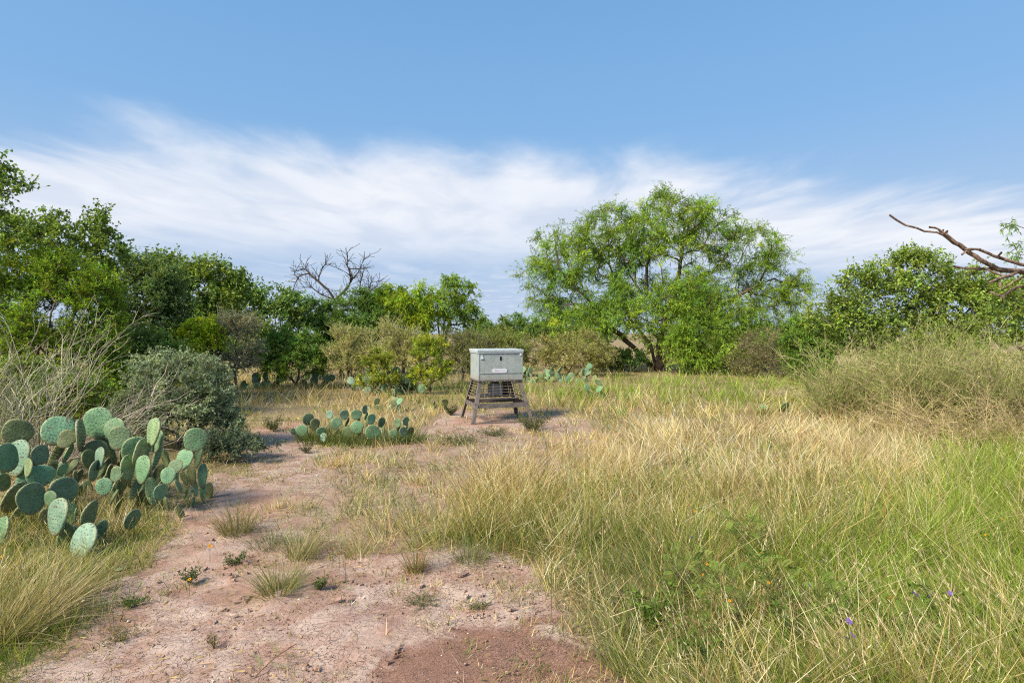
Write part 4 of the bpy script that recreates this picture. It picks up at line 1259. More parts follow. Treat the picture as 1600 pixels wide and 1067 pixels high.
    # skid bar lying between the front feet
    part('skid', bar_mesh('skid', Vector((feet[(-1, -1)][1].x, feet[(-1, -1)][1].y + .03, 0.012)), Vector((feet[(1, -1)][1].x, feet[(1, -1)][1].y + .03, 0.012)), 0.014, 0.014), IRON)


build_feeder()


# ------------------------------------------------------------------ grass
STRAW = np.array([0.58, 0.44, 0.20]); PALE = np.array([0.70, 0.59, 0.38]); GREEN = np.array([0.16, 0.265, 0.03])
DKGREEN = np.array([0.10, 0.165, 0.045]); GREY = np.array([0.25, 0.27, 0.145]); OLIVE = np.array([0.25, 0.27, 0.055]); RUST = np.array([0.33, 0.19, 0.09])
YGREEN = np.array([0.25, 0.34, 0.05])


def blades(r, base, h, az, lean, curve, width, col, segs, tipcol=None):
    """curved tapering strips; all arguments per blade"""
    n = len(base)
    s = np.linspace(0, 1, segs + 1)
    out = np.stack([np.cos(az), np.sin(az), np.zeros(n)], 1)
    s_ = s[None, :, None]
    hor = (np.sin(lean)[:, None, None] * s_ + curve[:, None, None] * s_ ** 2) * h[:, None, None]
    ver = (np.cos(lean)[:, None, None] * s_ - 0.45 * (curve[:, None, None] ** 2 + 0.3 * curve[:, None, None]) * s_ ** 2) * h[:, None, None]
    p = base[:, None] + out[:, None] * hor + np.array([0, 0, 1.0]) * ver
    fa = r.uniform(0, math.pi, n)
    sd_ = np.stack([np.cos(fa), np.sin(fa), np.zeros(n)], 1)
    wd = (1 - s ** 1.5 * 0.85)[None, :, None] * width[:, None, None] * 0.5
    Lf = p - sd_[:, None] * wd; Rt = p + sd_[:, None] * wd
    V = np.stack([Lf, Rt], 2).reshape(n, -1, 3)
    k = (np.arange(n) * (segs + 1) * 2)[:, None]
    Q = np.concatenate([k + np.array([[2 * i, 2 * i + 1, 2 * i + 3, 2 * i + 2]]) for i in range(segs)])
    if tipcol is None:
        C = np.repeat(col, (segs + 1) * 2, 0)
    else:
        f = (s[None, :, None] ** 1.3)
        C = (col[:, None] * (1 - f) + tipcol[:, None] * f)
        C = np.repeat(C, 2, 1).reshape(-1, 3)
    return V.reshape(-1, 3), Q, C


def gauss(px, py, cx, cy, sx, sy):
    return np.exp(-0.5 * (((px - cx) / sx) ** 2 + ((py - cy) / sy) ** 2))


def sample_zone(px, py, X, Y):
    """density, height, straw share, green tone index weights for each tussock"""
    wx = px + (fbm(X * 1.7, Y * 1.7, 3, 61) - 0.5) * 130 * np.clip(3 / Y, 0.2, 1.2)
    wy = py + (fbm(X * 1.7 + 50, Y * 1.7, 3, 62) - 0.5) * 60 * np.clip(3 / Y, 0.2, 1.2)
    dirt = in_poly(wx, wy, DIRT) | in_poly(wx, wy, DIRT2)
    mid = in_poly(wx, wy, MID) & ~dirt
    left = (wx < 330 - (wy - 700) * 0.35) & (wy > 690) & ~dirt
    far = (wy < 662) & ~mid & ~dirt
    right = ~(dirt | mid | left | far)
    # share of bare dirt in the neighbourhood: grass thins and shortens towards the path
    edge = np.zeros(len(px))
    for k in range(12):
        a = k * 2.4; q = 0.35 + 0.65 * (k % 3) / 2
        e = np.clip(4 / Y, 0.25, 1.6)
        edge += in_poly(wx + math.cos(a) * 150 * q * e, wy + math.sin(a) * 80 * q * e, DIRT) / 12.0
    return dirt, mid, left, far, right, edge


def build_grass():
    r = np.random.default_rng(77)
    N = 18800
    v = r.random(N)
    py = 548 + 640 * v ** 1.25
    px = r.uniform(-350, 1950, N)
    Y = CAM_H * FPX / (py - HORIZ); X = (px - 800) / FPX * Y
    # scatter in the world too so rows never line up
    X = X + r.normal(size=N) * 0.05 * Y * 0.2; Y = Y * (1 + r.normal(size=N) * 0.02)
    ok = Y > 1.6
    X = X[ok]; Y = Y[ok]
    px, py = to_px(X, Y)
    dirt, mid, left, far, right, edge = sample_zone(px, py, X, Y)
    patch = fbm(X * 0.9, Y * 0.9, 3, 71); fine = fbm(X * 3.2, Y * 3.2, 2, 72)
    u = r.random(len(X))
    dens = np.where(dirt, np.where(Y > 5.8, 0.8, 0.02 + 0.7 * (1 - edge)), np.where(mid, 0.5 + 0.5 * np.clip((fine - 0.4) * 5, 0, 1), np.where(left, 0.85, np.where(far, 0.95, 1.0))))
    dens = dens * np.where(dirt, 1.0, 1 - 0.6 * edge) * np.where(right | left, 0.45 + 0.75 * np.clip((fine - 0.32) * 3.2, 0, 1), 1.0)
    keep = u < dens
    X, Y, px, py = X[keep], Y[keep], px[keep], py[keep]
    dirt, mid, left, far, right, edge = [q[keep] for q in (dirt, mid, left, far, right, edge)]
    patch, fine = patch[keep], fine[keep]
    n = len(X)
    # height
    h = np.where(dirt, np.where(Y > 5.5, np.where(px > 620, 0.09, 0.2), 0.11), np.where(mid, 0.15, np.where(left, 0.21, np.where(far, 0.31, 0.27))))
    h = h * (0.35 + 0.7 * patch + 0.6 * fine) * (1 - 0.65 * edge) * np.where((px < 500) & (py > 635) & (py < 790), 0.5, 1.0)
    h = h + np.where(right, 0.06 * np.clip((px - 1150) / 400, 0, 1) + 0.10 * gauss(px, py, 790, 800, 70, 45), 0)
    h = h * np.where(right, 1 - 0.55 * np.clip((1020 - px) / 120, 0, 1) * np.clip((py - 860) / 60, 0, 1), 1.0)
    h = h * (1 - 0.45 * np.clip(gauss(px, py, 1245, 1030, 40, 40) + gauss(px, py, 1370, 1030, 40, 40) + gauss(px, py, 1020, 985, 40, 40) + gauss(px, py, 1480, 1010, 40, 40) + gauss(px, py, 1120, 985, 50, 45) + gauss(px, py, 1195, 965, 45, 45) + gauss(px, py, 1300, 1010, 40, 40), 0, 1))
    h = h * np.where(far & (px > 420) & (px < 720) & (py > 632), 0.55, 1.0)
    h = h * (1 - 0.65 * np.clip(gauss(px, py, 770, 668, 60, 14), 0, 1))
    # straw share
    straw = np.where(far, 0.62, np.where(right, 0.62, np.where(mid, 0.38, 0.22)))
    straw = straw + np.where(right, -0.5 * np.clip((py - 730) / 140, 0, 1) - 0.12 * np.clip((px - 1200) / 300, 0, 1) + 0.36 * np.clip((780 - py) / 70, 0, 1), 0)
    straw = straw + 0.25 * gauss(px, py, 800, 800, 90, 50) - 0.5 * gauss(px, py, 1560, 750, 70, 50) - 1.0 * gauss(px, py, 1060, 610, 200, 16) - 0.4 * gauss(px, py, 690, 608, 60, 16)
    straw = straw + 0.35 * gauss(px, py, 500, 605, 110, 20) - 0.4 * gauss(px, py, 1230, 608, 90, 16) - 0.4 * gauss(px, py, 1150, 950, 200, 100) - 0.35 * gauss(px, py, 1520, 900, 160, 110) - 0.25 * gauss(px, py, 1540, 760, 110, 50)
    straw = np.clip(straw + (patch - 0.5) * 1.5 + (fine - 0.5) * 1.3, 0.03, 0.97)
    bright = np.clip(0.8 * gauss(px, py, 1480, 930, 200, 110) + gauss(px, py, 1560, 750, 90, 60) + gauss(px, py, 1060, 612, 240, 18) + gauss(px, py, 1240, 608, 100, 18) + 0.3 * np.clip((px - 1200) / 300, 0, 1) * right + 0.25 * far, 0, 1)
    greyish = np.where(mid, 0.7, np.where(left, 0.15, 0.0)) + 0.55 * gauss(px, py, 950, 960, 90, 60) + 0.5 * edge * right
    straw = straw * (1 - 0.5 * edge * right)
    groups = {'near': [], 'mid': [], 'left': [], 'far': []}
    which = np.where(left, 2, np.where(mid | dirt, 1, np.where(far, 3, 0)))
    names = ['near', 'mid', 'left', 'far']
    wind = np.array([-0.25, 0.05])
    for g in range(4):
        m = which == g
        if not m.any(): continue
        tx, ty, th_ = X[m], Y[m], h[m]
        nb = {0: 20, 1: 18, 2: 15, 3: 15}[g]
        cnt = len(tx)
        ti = np.repeat(np.arange(cnt), nb)
        N2 = len(ti)
        rad = np.clip(0.035 + 0.012 * ty[ti], 0.03, 0.3)
        a0 = r.uniform(0, 2 * math.pi, N2); rr = rad * np.sqrt(r.random(N2))
        bx = tx[ti] + np.cos(a0) * rr; by = ty[ti] + np.sin(a0) * rr
        base = np.stack([bx, by, ground_z(bx, by) - 0.015], 1)
        hh = th_[ti] * np.clip(r.normal(0.8, 0.28, N2), 0.2, 1.6)
        az = a0 + r.normal(size=N2) * 0.9
        lean = np.abs(r.normal(0.3, 0.3, N2)) + r.random(cnt)[ti] * 0.2
        wx_ = np.cos(az) * np.sin(lean) + (fbm(bx * 1.1, by * 1.1, 2, 81) - 0.55) * 0.9; wy_ = np.sin(az) * np.sin(lean) + (fbm(bx * 1.1 + 31, by * 1.1, 2, 82) - 0.5) * 0.7
        az = np.arctan2(wy_, wx_); lean = np.clip(np.hypot(wx_, wy_), 0, 1.2)
        curve = np.abs(r.normal(0.22, 0.22, N2))
        wd = np.maximum(0.0040, 0.00095 * ty[ti]) * r.uniform(0.6, 1.6, N2)
        iss = r.random(N2) < straw[m][ti]
        ts = np.exp(r.normal(size=cnt) * 0.27)[ti][:, None]
        gsel = r.random(N2)
        gcol = np.where((gsel < bright[m][ti])[:, None], YGREEN * 0.45 + GREEN * 0.6, np.where((r.random(N2) < 0.45)[:, None], OLIVE, DKGREEN * 0.5 + GREEN * 0.5))
        gcol = np.where((r.random(N2) < greyish[m][ti])[:, None], GREY, gcol)
        scol = np.where((r.random(N2) < np.where(right[m][ti] & (py[m][ti] < 760), 0.65, 0.3))[:, None], PALE, STRAW)
        scol = np.where((r.random(N2) < 0.07)[:, None], RUST, scol)
        col = np.where(iss[:, None], scol, gcol) * ts * np.exp(r.normal(size=(N2, 1)) * 0.16)
        tip = np.where((r.random(N2) < 0.35)[:, None] & ~iss[:, None], col * 0.55 + STRAW * 0.45, col)
        segs = 2
        near = ty[ti] < 3.7
        if g == 0:
            parts = [blades(r, base[s], hh[s], az[s], lean[s], curve[s], wd[s], col[s], sg, tip[s]) for s, sg in ((near, 3), (~near, 2)) if s.any()]
        else:
            fa = ty[ti] > 15
            parts = [blades(r, base[q], hh[q], az[q], lean[q], curve[q], wd[q], col[q], sg, tip[q]) for q, sg in ((~fa, 2), (fa, 1)) if q.any()]
        groups[names[g]] += parts
        if g in (0, 1):
            # long dry stems, many of them bent over or broken flat
            nl = int(cnt * (0.9 if g == 0 else 0.35))
            li = r.integers(0, cnt, nl)
            lx = tx[li] + r.normal(size=nl) * 0.1; ly = ty[li] + r.normal(size=nl) * 0.1
            lb = np.stack([lx, ly, ground_z(lx, ly) + r.uniform(0, 0.12, nl) * (g == 0)], 1)
            lc = np.where((r.random(nl) < 0.6)[:, None], PALE, STRAW) * np.exp(r.normal(size=(nl, 1)) * 0.15)
            lc = np.where((r.random(nl) < 0.18)[:, None], RUST, lc)
            groups[names[g]].append(blades(r, lb, th_[li] * r.uniform(0.8, 1.7, nl), r.uniform(0, 6.28, nl), r.uniform(0.4, 1.35, nl), np.abs(r.normal(0.05, 0.15, nl)), np.maximum(0.0035, 0.0007 * ty[li]) * r.uniform(0.7, 1.5, nl), lc, 2))
        # seed stalks above the blades
        if g in (0, 3, 2):
            ns = int(cnt * {0: 0.4, 3: 0.5, 2: 0.25}[g])
            si = r.integers(0, cnt, ns)
            sx = tx[si] + r.normal(size=ns) * 0.08; sy = ty[si] + r.normal(size=ns) * 0.08
            b2 = np.stack([sx, sy, ground_z(sx, sy)], 1)
            sh = th_[si] * r.uniform(1.0, 1.55, ns)
            saz = np.where(r.random(ns) < 0.6, math.pi + r.normal(size=ns) * 0.7, r.uniform(0, 6.28, ns))
            sl = np.abs(r.normal(0.42, 0.25, ns)); sc = np.abs(r.normal(0.15, 0.12, ns))
            sw = np.maximum(0.0026, 0.0006 * ty[si])
            scl = np.where((r.random(ns) < 0.5)[:, None], STRAW, PALE) * np.exp(r.normal(size=(ns, 1)) * 0.12)
            groups[names[g]].append(blades(r, b2, sh, saz, sl, sc, sw, scl, 2))
            # feathery heads on the top quarter of each stalk
            K = 5
            hi = np.repeat(np.arange(ns), K)
            s = r.uniform(0.74, 1.02, len(hi))
            out = np.stack([np.cos(saz), np.sin(saz), np.zeros(ns)], 1)
            pos = b2[hi] + out[hi] * ((np.sin(sl[hi]) * s + sc[hi] * s * s) * sh[hi])[:, None] + np.array([0, 0, 1.0]) * ((np.cos(sl[hi]) * s - 0.45 * (sc[hi] ** 2 + .3 * sc[hi]) * s * s) * sh[hi])[:, None]
            tan = unit(out[hi] * (np.sin(sl[hi]) + 2 * sc[hi] * s)[:, None] + np.array([0, 0, 1.0]) * np.cos(sl[hi])[:, None])
            ld = unit(tan + rsph(r, len(hi)) * 0.35)
            side = unit(np.cross(ld, rsph(r, len(hi))))
            L_ = (r.uniform(0.016, 0.034, len(hi)) * np.maximum(1, ty[si][hi] / 9))[:, None]; W_ = L_ * 0.07
            Vh = np.stack([pos, pos + ld * L_ * .5 + side * W_, pos + ld * L_, pos + ld * L_ * .5 - side * W_], 1).reshape(-1, 3)
            ch = np.repeat(PALE[None] * np.exp(r.normal(size=(len(hi), 1)) * 0.15) * np.where(r.random((len(hi), 1)) < 0.15, 0.6, 1.05), 4, 0)
            groups[names[g]].append((Vh, np.arange(len(Vh)).reshape(-1, 4), ch))
    info = {'near': ('tall_grass', 'tall mixed straw and green grass covering the right foreground'),
            'mid': ('short_grass', 'short sparse grey green grass tufts over the bare middle ground'),
            'left': ('bank_grass', 'olive green grass around the big prickly pear on the left'),
            'far': ('meadow_grass', 'golden and yellow green meadow grass around and behind the feeder')}
    for k, (nm, lb) in info.items():
        V, Q, T = join(groups[k])
        o = obj(nm, make_mesh(nm, V, Q, tint=np.clip(T, 0, 0.8)), M_GRASS)
        tag(o, lb, 'grass', kind='stuff')
        print(nm, len(Q))


build_grass()


# ------------------------------------------------------------------ single tussocks standing on the dirt
def tussock(label, px, py, h, rad, nb, cols, seed, lean=0.45, width=0.0035, wind=(0, 0), name='grass_tuft', group=None, cat='grass tuft', heads=0):
    r = np.random.default_rng(seed)
    Y = GY(py); X = (px - 800) / FPX * Y
    g = float(ground_z(X, Y))
    a0 = r.uniform(0, 2 * math.pi, nb); rr = rad * np.sqrt(r.random(nb))
    base = np.stack([np.cos(a0) * rr, np.sin(a0) * rr, np.full(nb, -0.02)], 1)
    le = np.abs(r.normal(lean, lean * 0.5, nb)) * (0.4 + rr / rad)
    wx = np.cos(a0) * le + wind[0]; wy = np.sin(a0) * le + wind[1]
    az = np.arctan2(wy, wx) + r.normal(size=nb) * 0.3
    le = np.clip(np.hypot(wx, wy), 0, 1.25)
    hh = h * np.clip(r.normal(0.8, 0.25, nb), 0.2, 1.3)
    cc = np.array([c for c in cols])[r.integers(0, len(cols), nb)] * np.exp(r.normal(size=(nb, 1)) * 0.18)
    V, Q, T = blades(r, base, hh, az, le, np.abs(r.normal(0.25, 0.2, nb)), width * r.uniform(0.7, 1.4, nb), cc, 3)
    o = obj(name, make_mesh(name, V, Q, tint=np.clip(T, 0, .8)), M_GRASS, None, (X, Y, g))
    return tag(o, label, cat, group)


def forb(label, px, py, h, rad, n, col, seed, L=0.025, W=0.008, name='weed', cat='weed', group=None, cvar=0.2):
    """small leafy weed: stems from one crown with slim leaves"""
    r = np.random.default_rng(seed)
    Y = GY(py); X = (px - 800) / FPX * Y
    g = float(ground_z(X, Y))
    az = r.uniform(0, 2 * math.pi, n); ln = r.uniform(0.5, 1.0, n)
    tips = np.stack([np.cos(az) * rad * ln, np.sin(az) * rad * ln, h * r.uniform(0.4, 1.0, n)], 1)
    K = 14
    si = np.repeat(np.arange(n), K); s = r.uniform(0.15, 1, n * K)
    pos = tips[si] * s[:, None] + r.normal(size=(n * K, 3)) * 0.006
    ld = unit(unit(tips[si]) * 0.5 + rsph(r, n * K) * 0.9 + np.array([0, 0, 0.3]))
    side = unit(np.cross(ld, rsph(r, n * K)))
    l_ = (L * r.uniform(0.5, 1.2, n * K))[:, None]
    V = np.stack([pos, pos + ld * l_ * .5 + side * W / 2, pos + ld * l_, pos + ld * l_ * .5 - side * W / 2], 1).reshape(-1, 3)
    V[:, 2] = np.maximum(V[:, 2], -0.01)
    Q = np.arange(len(V)).reshape(-1, 4)
    T = np.repeat(np.array(col)[None] * np.exp(r.normal(size=(n * K, 1)) * cvar), 4, 0)
    sv = np.zeros((n, 3)); 
    sd_ = np.stack([-np.sin(az), np.cos(az), np.zeros(n)], 1) * 0.0016
    V2 = np.stack([sv - sd_, sv + sd_, tips + sd_ * .4, tips - sd_ * .4], 1).reshape(-1, 3)
    T2 = np.tile(np.array([[0.2, 0.13, 0.07]]), (len(V2), 1))
    root = empty(name, (X, Y, g), label, cat, group)
    obj('foliage', make_mesh('foliage', V, Q, tint=np.clip(T, 0, .8)), M_LEAF, root)
    obj('stems', make_mesh('stems', V2, np.arange(len(V2)).reshape(-1, 4), tint=T2), M_TWIG, root)
    return root


def build_small_plants():
    SG = [(0.34, 0.30, 0.14), (0.22, 0.25, 0.09), (0.42, 0.36, 0.2), (0.15, 0.19, 0.07)]
    GG = [(0.19, 0.22, 0.12), (0.14, 0.19, 0.09), (0.27, 0.27, 0.16)]
    ST = [(0.5, 0.41, 0.24), (0.58, 0.5, 0.33), (0.40, 0.33, 0.17), (0.3, 0.28, 0.12)]
    tussock('round straw and green grass tuft alone on the dirt in the foreground', 437, 928, 0.25, 0.085, 420, SG, 501, 0.55)
    tussock('pale straw grass tuft leaning right at the lower left edge', 20, 985, 0.34, 0.15, 620, ST, 502, 0.4, 0.0038, (0.35, 0.05))
    tussock('pale straw grass tuft behind the lower left one', 75, 945, 0.30, 0.13, 420, ST, 503, 0.45, 0.0036, (0.35, 0))
    tussock('thin straw tuft just above the round tuft', 470, 868, 0.28, 0.08, 260, SG + ST[:2], 504, 0.4, 0.0032, (0.2, 0))
    tussock('greyish green spreading tuft left of the thin straw tuft', 425, 850, 0.14, 0.15, 420, GG, 505, 0.6, 0.003)
    tussock('olive tuft at the edge of the path under the low grey bush', 370, 832, 0.28, 0.10, 330, [(0.17, 0.17, 0.07), (0.24, 0.22, 0.11), (0.30, 0.25, 0.13)], 506, 0.35, 0.0032)
    tussock('small rust based grass tuft beside the bare dirt', 650, 895, 0.27, 0.05, 150, [(0.16, 0.2, 0.07), (0.28, 0.24, 0.1), (0.38, 0.17, 0.07)], 507, 0.2, 0.003)
    tussock('short straw tuft with stiff blades left of the rust based one', 560, 868, 0.2, 0.07, 220, ST + SG[:1], 508, 0.45, 0.003)
    tussock('green tuft at the front edge of the golden grass', 735, 880, 0.2, 0.08, 240, GG + SG[1:2], 509, 0.45, 0.003)
    tussock('tiny green tuft at the lower left corner', 30, 1050, 0.12, 0.09, 200, [(0.2, 0.3, 0.05), (0.14, 0.2, 0.06)], 510, 0.5, 0.0034)
    DG = [(0.13, 0.19, 0.05), (0.10, 0.15, 0.045), (0.2, 0.2, 0.08)]
    for i, (px, py, lb) in enumerate([(490, 692, 'dark green grass tuft at the left end of the low prickly pear patch'), (528, 694, 'dark green grass tuft growing among the pads of the low patch'),
                                      (565, 696, 'dark green grass tuft at the front of the low prickly pear patch'), (604, 692, 'dark green grass tuft between the low patch and the small prickly pear'),
                                      (640, 690, 'dark green grass tuft right of the small prickly pear'), (512, 684, 'dark green grass tuft behind the front pads of the low patch')]):
        tussock(lb, px, py, 0.26, 0.22, 260, DG, 540 + i, 0.4, 0.008)
    GW = (0.12, 0.155, 0.075)
    forb('small dark green weed on the dirt left of the round tuft', 298, 912, 0.09, 0.07, 16, (0.10, 0.14, 0.06), 520)
    forb('flat green weed in front of the fallen cactus pads', 205, 945, 0.035, 0.09, 18, (0.15, 0.2, 0.08), 521)
    forb('pale weed left of the greyish tuft', 365, 882, 0.07, 0.09, 18, GW, 522)
    forb('thin green weed right of the round tuft', 500, 925, 0.10, 0.05, 14, (0.14, 0.19, 0.08), 523)
    forb('flat grey green mat weed in the middle of the dirt', 660, 945, 0.03, 0.13, 30, (0.21, 0.225, 0.13), 524, 0.02, 0.005)
    forb('grey weed mat right of the flat one', 745, 950, 0.03, 0.09, 18, (0.2, 0.21, 0.12), 525, 0.02, 0.005)
    forb('low weed near the lower left tufts', 180, 1000, 0.05, 0.12, 20, (0.2, 0.19, 0.1), 526, 0.02, 0.004)
    forb('thin upright weed below the dirt crusts', 335, 1015, 0.08, 0.05, 10, (0.22, 0.19, 0.1), 527, 0.018, 0.004)
    forb('bushy grey green weed at the right foot of the feeder', 832, 672, 0.32, 0.36, 90, (0.13, 0.15, 0.075), 528, 0.05, 0.012, name='low_bush', cat='bush')
    forb('small dark weed left of the feeder legs', 705, 648, 0.2, 0.16, 40, (0.09, 0.11, 0.05), 529, 0.04, 0.012)
    forb('grey green mat in front of the feeder', 720, 692, 0.14, 0.42, 90, (0.17, 0.18, 0.10), 530, 0.04, 0.008)
    forb('grey green low weed right in front of the feeder legs', 770, 680, 0.12, 0.3, 60, (0.15, 0.165, 0.09), 531, 0.04, 0.008)
    forb('small weed on the path below the low prickly pear patch', 478, 708, 0.12, 0.1, 22, (0.12, 0.14, 0.08), 532, 0.035, 0.008)
    forb('green weed on the path near the grassy bank', 426, 675, 0.26, 0.18, 50, (0.13, 0.16, 0.075), 533, 0.045, 0.010)
    # feathery leaved legume plants in the right grass
    spots = [(1120, 1000, 0.36, 'feathery leaved green plant at the front of the right grass'), (1195, 980, 0.38, 'feathery leaved green plant right of the front one'),
             (1060, 945, 0.28, 'small feathery plant at the edge of the grass'), (1300, 1010, 0.3, 'feathery plant beside the purple flowers'),
             (1420, 1050, 0.26, 'feathery plant near the lower right corner'), (1160, 880, 0.34, 'feathery plant further back in the green grass')]
    for i, (px, py, h, lb) in enumerate([(1245, 1030, 0.30, 'leafy green weed below the lone purple flower'), (1370, 1030, 0.32, 'leafy green weed right of the lowest purple cluster'), (1020, 985, 0.22, 'leafy green weed at the grass edge nearest the red patch'),
                                         (1480, 1010, 0.32, 'leafy green weed below the rightmost purple flower'), (1085, 1050, 0.24, 'leafy green weed at the bottom edge right of the red patch'), (1560, 1040, 0.32, 'leafy green weed in the lower right corner')]):
        forb(lb, px, py, h, 0.16, 60, (0.13, 0.205, 0.04), 580 + i, 0.04, 0.012, name='leafy_weed', cvar=0.25)
    for i, (px, py, h, lb) in enumerate(spots):
        feathery(lb, px, py, h, 560 + i)
    twig_with_leaves()


def feathery(label, px, py, h, seed):
    r = np.random.default_rng(seed)
    Y = GY(py); X = (px - 800) / FPX * Y
    root = empty('feathery_plant', (X, Y, float(ground_z(X, Y))), label, 'plant', 'feathery leaved plants in the grass')
    n = 46
    LV = []; LQ = []; T = []
    SV = []
    for i in range(n):
        a = r.uniform(0, 6.28); el = r.uniform(0.5, 1.2)
        st = np.array([r.normal() * 0.06, r.normal() * 0.06, h * r.uniform(0.2, 1.0)])
        d = np.array([math.cos(a) * math.cos(el), math.sin(a) * math.cos(el), math.sin(el) * 0.6]); d = d / np.linalg.norm(d)
        ln = r.uniform(0.08, 0.14)
        sd = np.cross(d, [0, 0, 1.0]); sd /= np.linalg.norm(sd) + 1e-9
        c = np.array((0.16, 0.24, 0.05)) * math.exp(r.normal() * 0.2)
        if r.random() < 0.3: c = np.array((0.25, 0.29, 0.08)) * math.exp(r.normal() * 0.15)
        SV.append([st, st + d * ln])
        for k in range(11):
            s = 0.12 + 0.88 * k / 10
            p = st + d * ln * s + np.array([0, 0, -0.03 * s * s])
            l = 0.024 * (1 - 0.6 * abs(s - 0.45))
            for sg in (-1, 1):
                e = sd * sg * l + d * l * 0.35
                w = d * 0.0032
                LV += [p, p + e * .5 + w, p + e, p + e * .5 - w]; T += [c] * 4
        # stem down to the ground
    V = np.array(LV)
    obj('leaves', make_mesh('leaves', V, np.arange(len(V)).reshape(-1, 4), tint=np.array(T)), M_LEAF, root)
    sk = Skel(r)
    sk.add(np.array([0, 0, -0.03]), -1)
    sk.reach(np.array([s[0] for s in SV]), 0.06, 0.04, 0.2)
    me = sk.mesh('stems', sk.radii(0.0012), 3, tint=(0.16, 0.13, 0.07))
    obj('stems', me, M_TWIG, root)


def twig_with_leaves():
    r = np.random.default_rng(600)
    b = P(395, 1058, GY(1058)); b[2] = float(ground_z(b[0], b[1])) 
    root = empty('seedling', b, 'slender reddish twig with pale green feathery leaves at the bottom of the picture', 'plant')
    e = P(463, 1005, 2.66) - b
    sk = Skel(r); sk.add(np.array([0, 0, -0.02]), -1)
    sk.polyline([np.array([0, 0, 0.0]), e * 0.5 + np.array([0, 0, 0.01]), e], 0.03, 0.01)
    obj('stem', sk.mesh('stem', np.full(len(sk.p), 0.0022), 5, tint=(0.16, 0.085, 0.05)), M_TWIG, root)
    V = []
    T = []
    for s, a, ln in ((0.3, 2.4, 0.09), (0.35, -0.4, 0.08), (0.62, 2.2, 0.10), (0.68, -0.7, 0.09), (0.5, 1.6, 0.07), (0.2, 1.9, 0.06)):
        p0 = e * s
        d = np.array([math.cos(a), 0.3, math.sin(a) * 0.6]); d /= np.linalg.norm(d)
        sd = np.cross(d, [0.1, -0.8, 0.6]); sd /= np.linalg.norm(sd)
        for k in range(9):
            q = p0 + d * ln * (0.2 + 0.8 * k / 8)
            for sg in (-1, 1):
                ee = sd * sg * 0.010 + d * 0.005
                V += [q, q + ee * .5 + d * .0015, q + ee, q + ee * .5 - d * .0015]; T += [np.array((0.2, 0.3, 0.12)) * math.exp(r.normal() * .12)] * 4
    V = np.array(V)
    obj('leaves', make_mesh('leaves', V, np.arange(len(V)).reshape(-1, 4), tint=np.array(T)), M_LEAF, root)


build_small_plants()


# ------------------------------------------------------------------ flowers
def flower_mesh(name, petal_col, disc_col, R_, n=6, up=0.25):
    V = []; Q = []; T = []
    for i in range(n):
        a = i * 2 * math.pi / n
        d = np.array([math.cos(a), math.sin(a), up]); s = np.array([-math.sin(a), math.cos(a), 0])
        k = len(V)
        V += [d * R_ * .15, d * R_ * .7 + s * R_ * .38, d * R_ * 1.0, d * R_ * .7 - s * R_ * .38]
        Q.append([k, k + 1, k + 2, k + 3]); T += [petal_col] * 4
    k = len(V)
    for i in range(4):
        a = i * math.pi / 2
        V.append(np.array([math.cos(a), math.sin(a), 0.0]) * R_ * .32 + np.array([0, 0, R_ * .18])); T.append(disc_col)
    Q.append([k, k + 1, k + 2, k + 3])
    return make_mesh(name, np.array(V), np.array(Q), tint=np.array(T))


def stem_mesh(name, h, col):
    V = np.array([(-0.0014, 0, 0), (0.0014, 0, 0), (0.0011, 0, h), (-0.0011, 0, h), (0, -0.0014, 0), (0, 0.0014, 0), (0, 0.0011, h), (0, -0.0011, h)])
    return make_mesh(name, V, np.array([(0, 1, 2, 3), (4, 5, 6, 7)]), tint=np.tile(np.array(col)[None], (8, 1)))


def flowers(name, label, group, spots, R_, petal, disc, h, seed, n=6):
    r = random.Random(seed)
    fm = flower_mesh('flower_head', petal, disc, R_, n); fm.materials.append(M_LEAF)
    sm = stem_mesh('stem', 1.0, (0.13, 0.16, 0.06)); sm.materials.append(M_TWIG)
    for si_, (px, py) in enumerate(spots):
        if 'seed' in name:
            Yq = (CAM_H - h) * FPX / (py - HORIZ)
            gx, gy = to_px((px - 800) / FPX * Yq, Yq)
            if in_poly(np.array([gx]), np.array([gy]), DIRT)[0]: continue
        # the head shows at (px, py); it stands h above the ground
        hh = h * r.uniform(0.85, 1.15)
        Y = (CAM_H - hh) * FPX / (py - HORIZ)
        X = (px - 800) / FPX * Y
        g = float(ground_z(X, Y))
        o = empty(name, (X, Y, g), label if isinstance(label, str) else label[si_], 'flower', group)
        st = bpy.data.objects.new('stem', sm); COL.objects.link(st); st.parent = o; st.scale = (1, 1, hh)
        f = bpy.data.objects.new('flower_head', fm); COL.objects.link(f); f.parent = o; f.location = (0, 0, hh)
        f.rotation_euler = (r.uniform(0.3, 1.0), r.uniform(-.4, .4), r.uniform(0, 6)); s = r.uniform(0.8, 1.2); f.scale = (s, s, s)


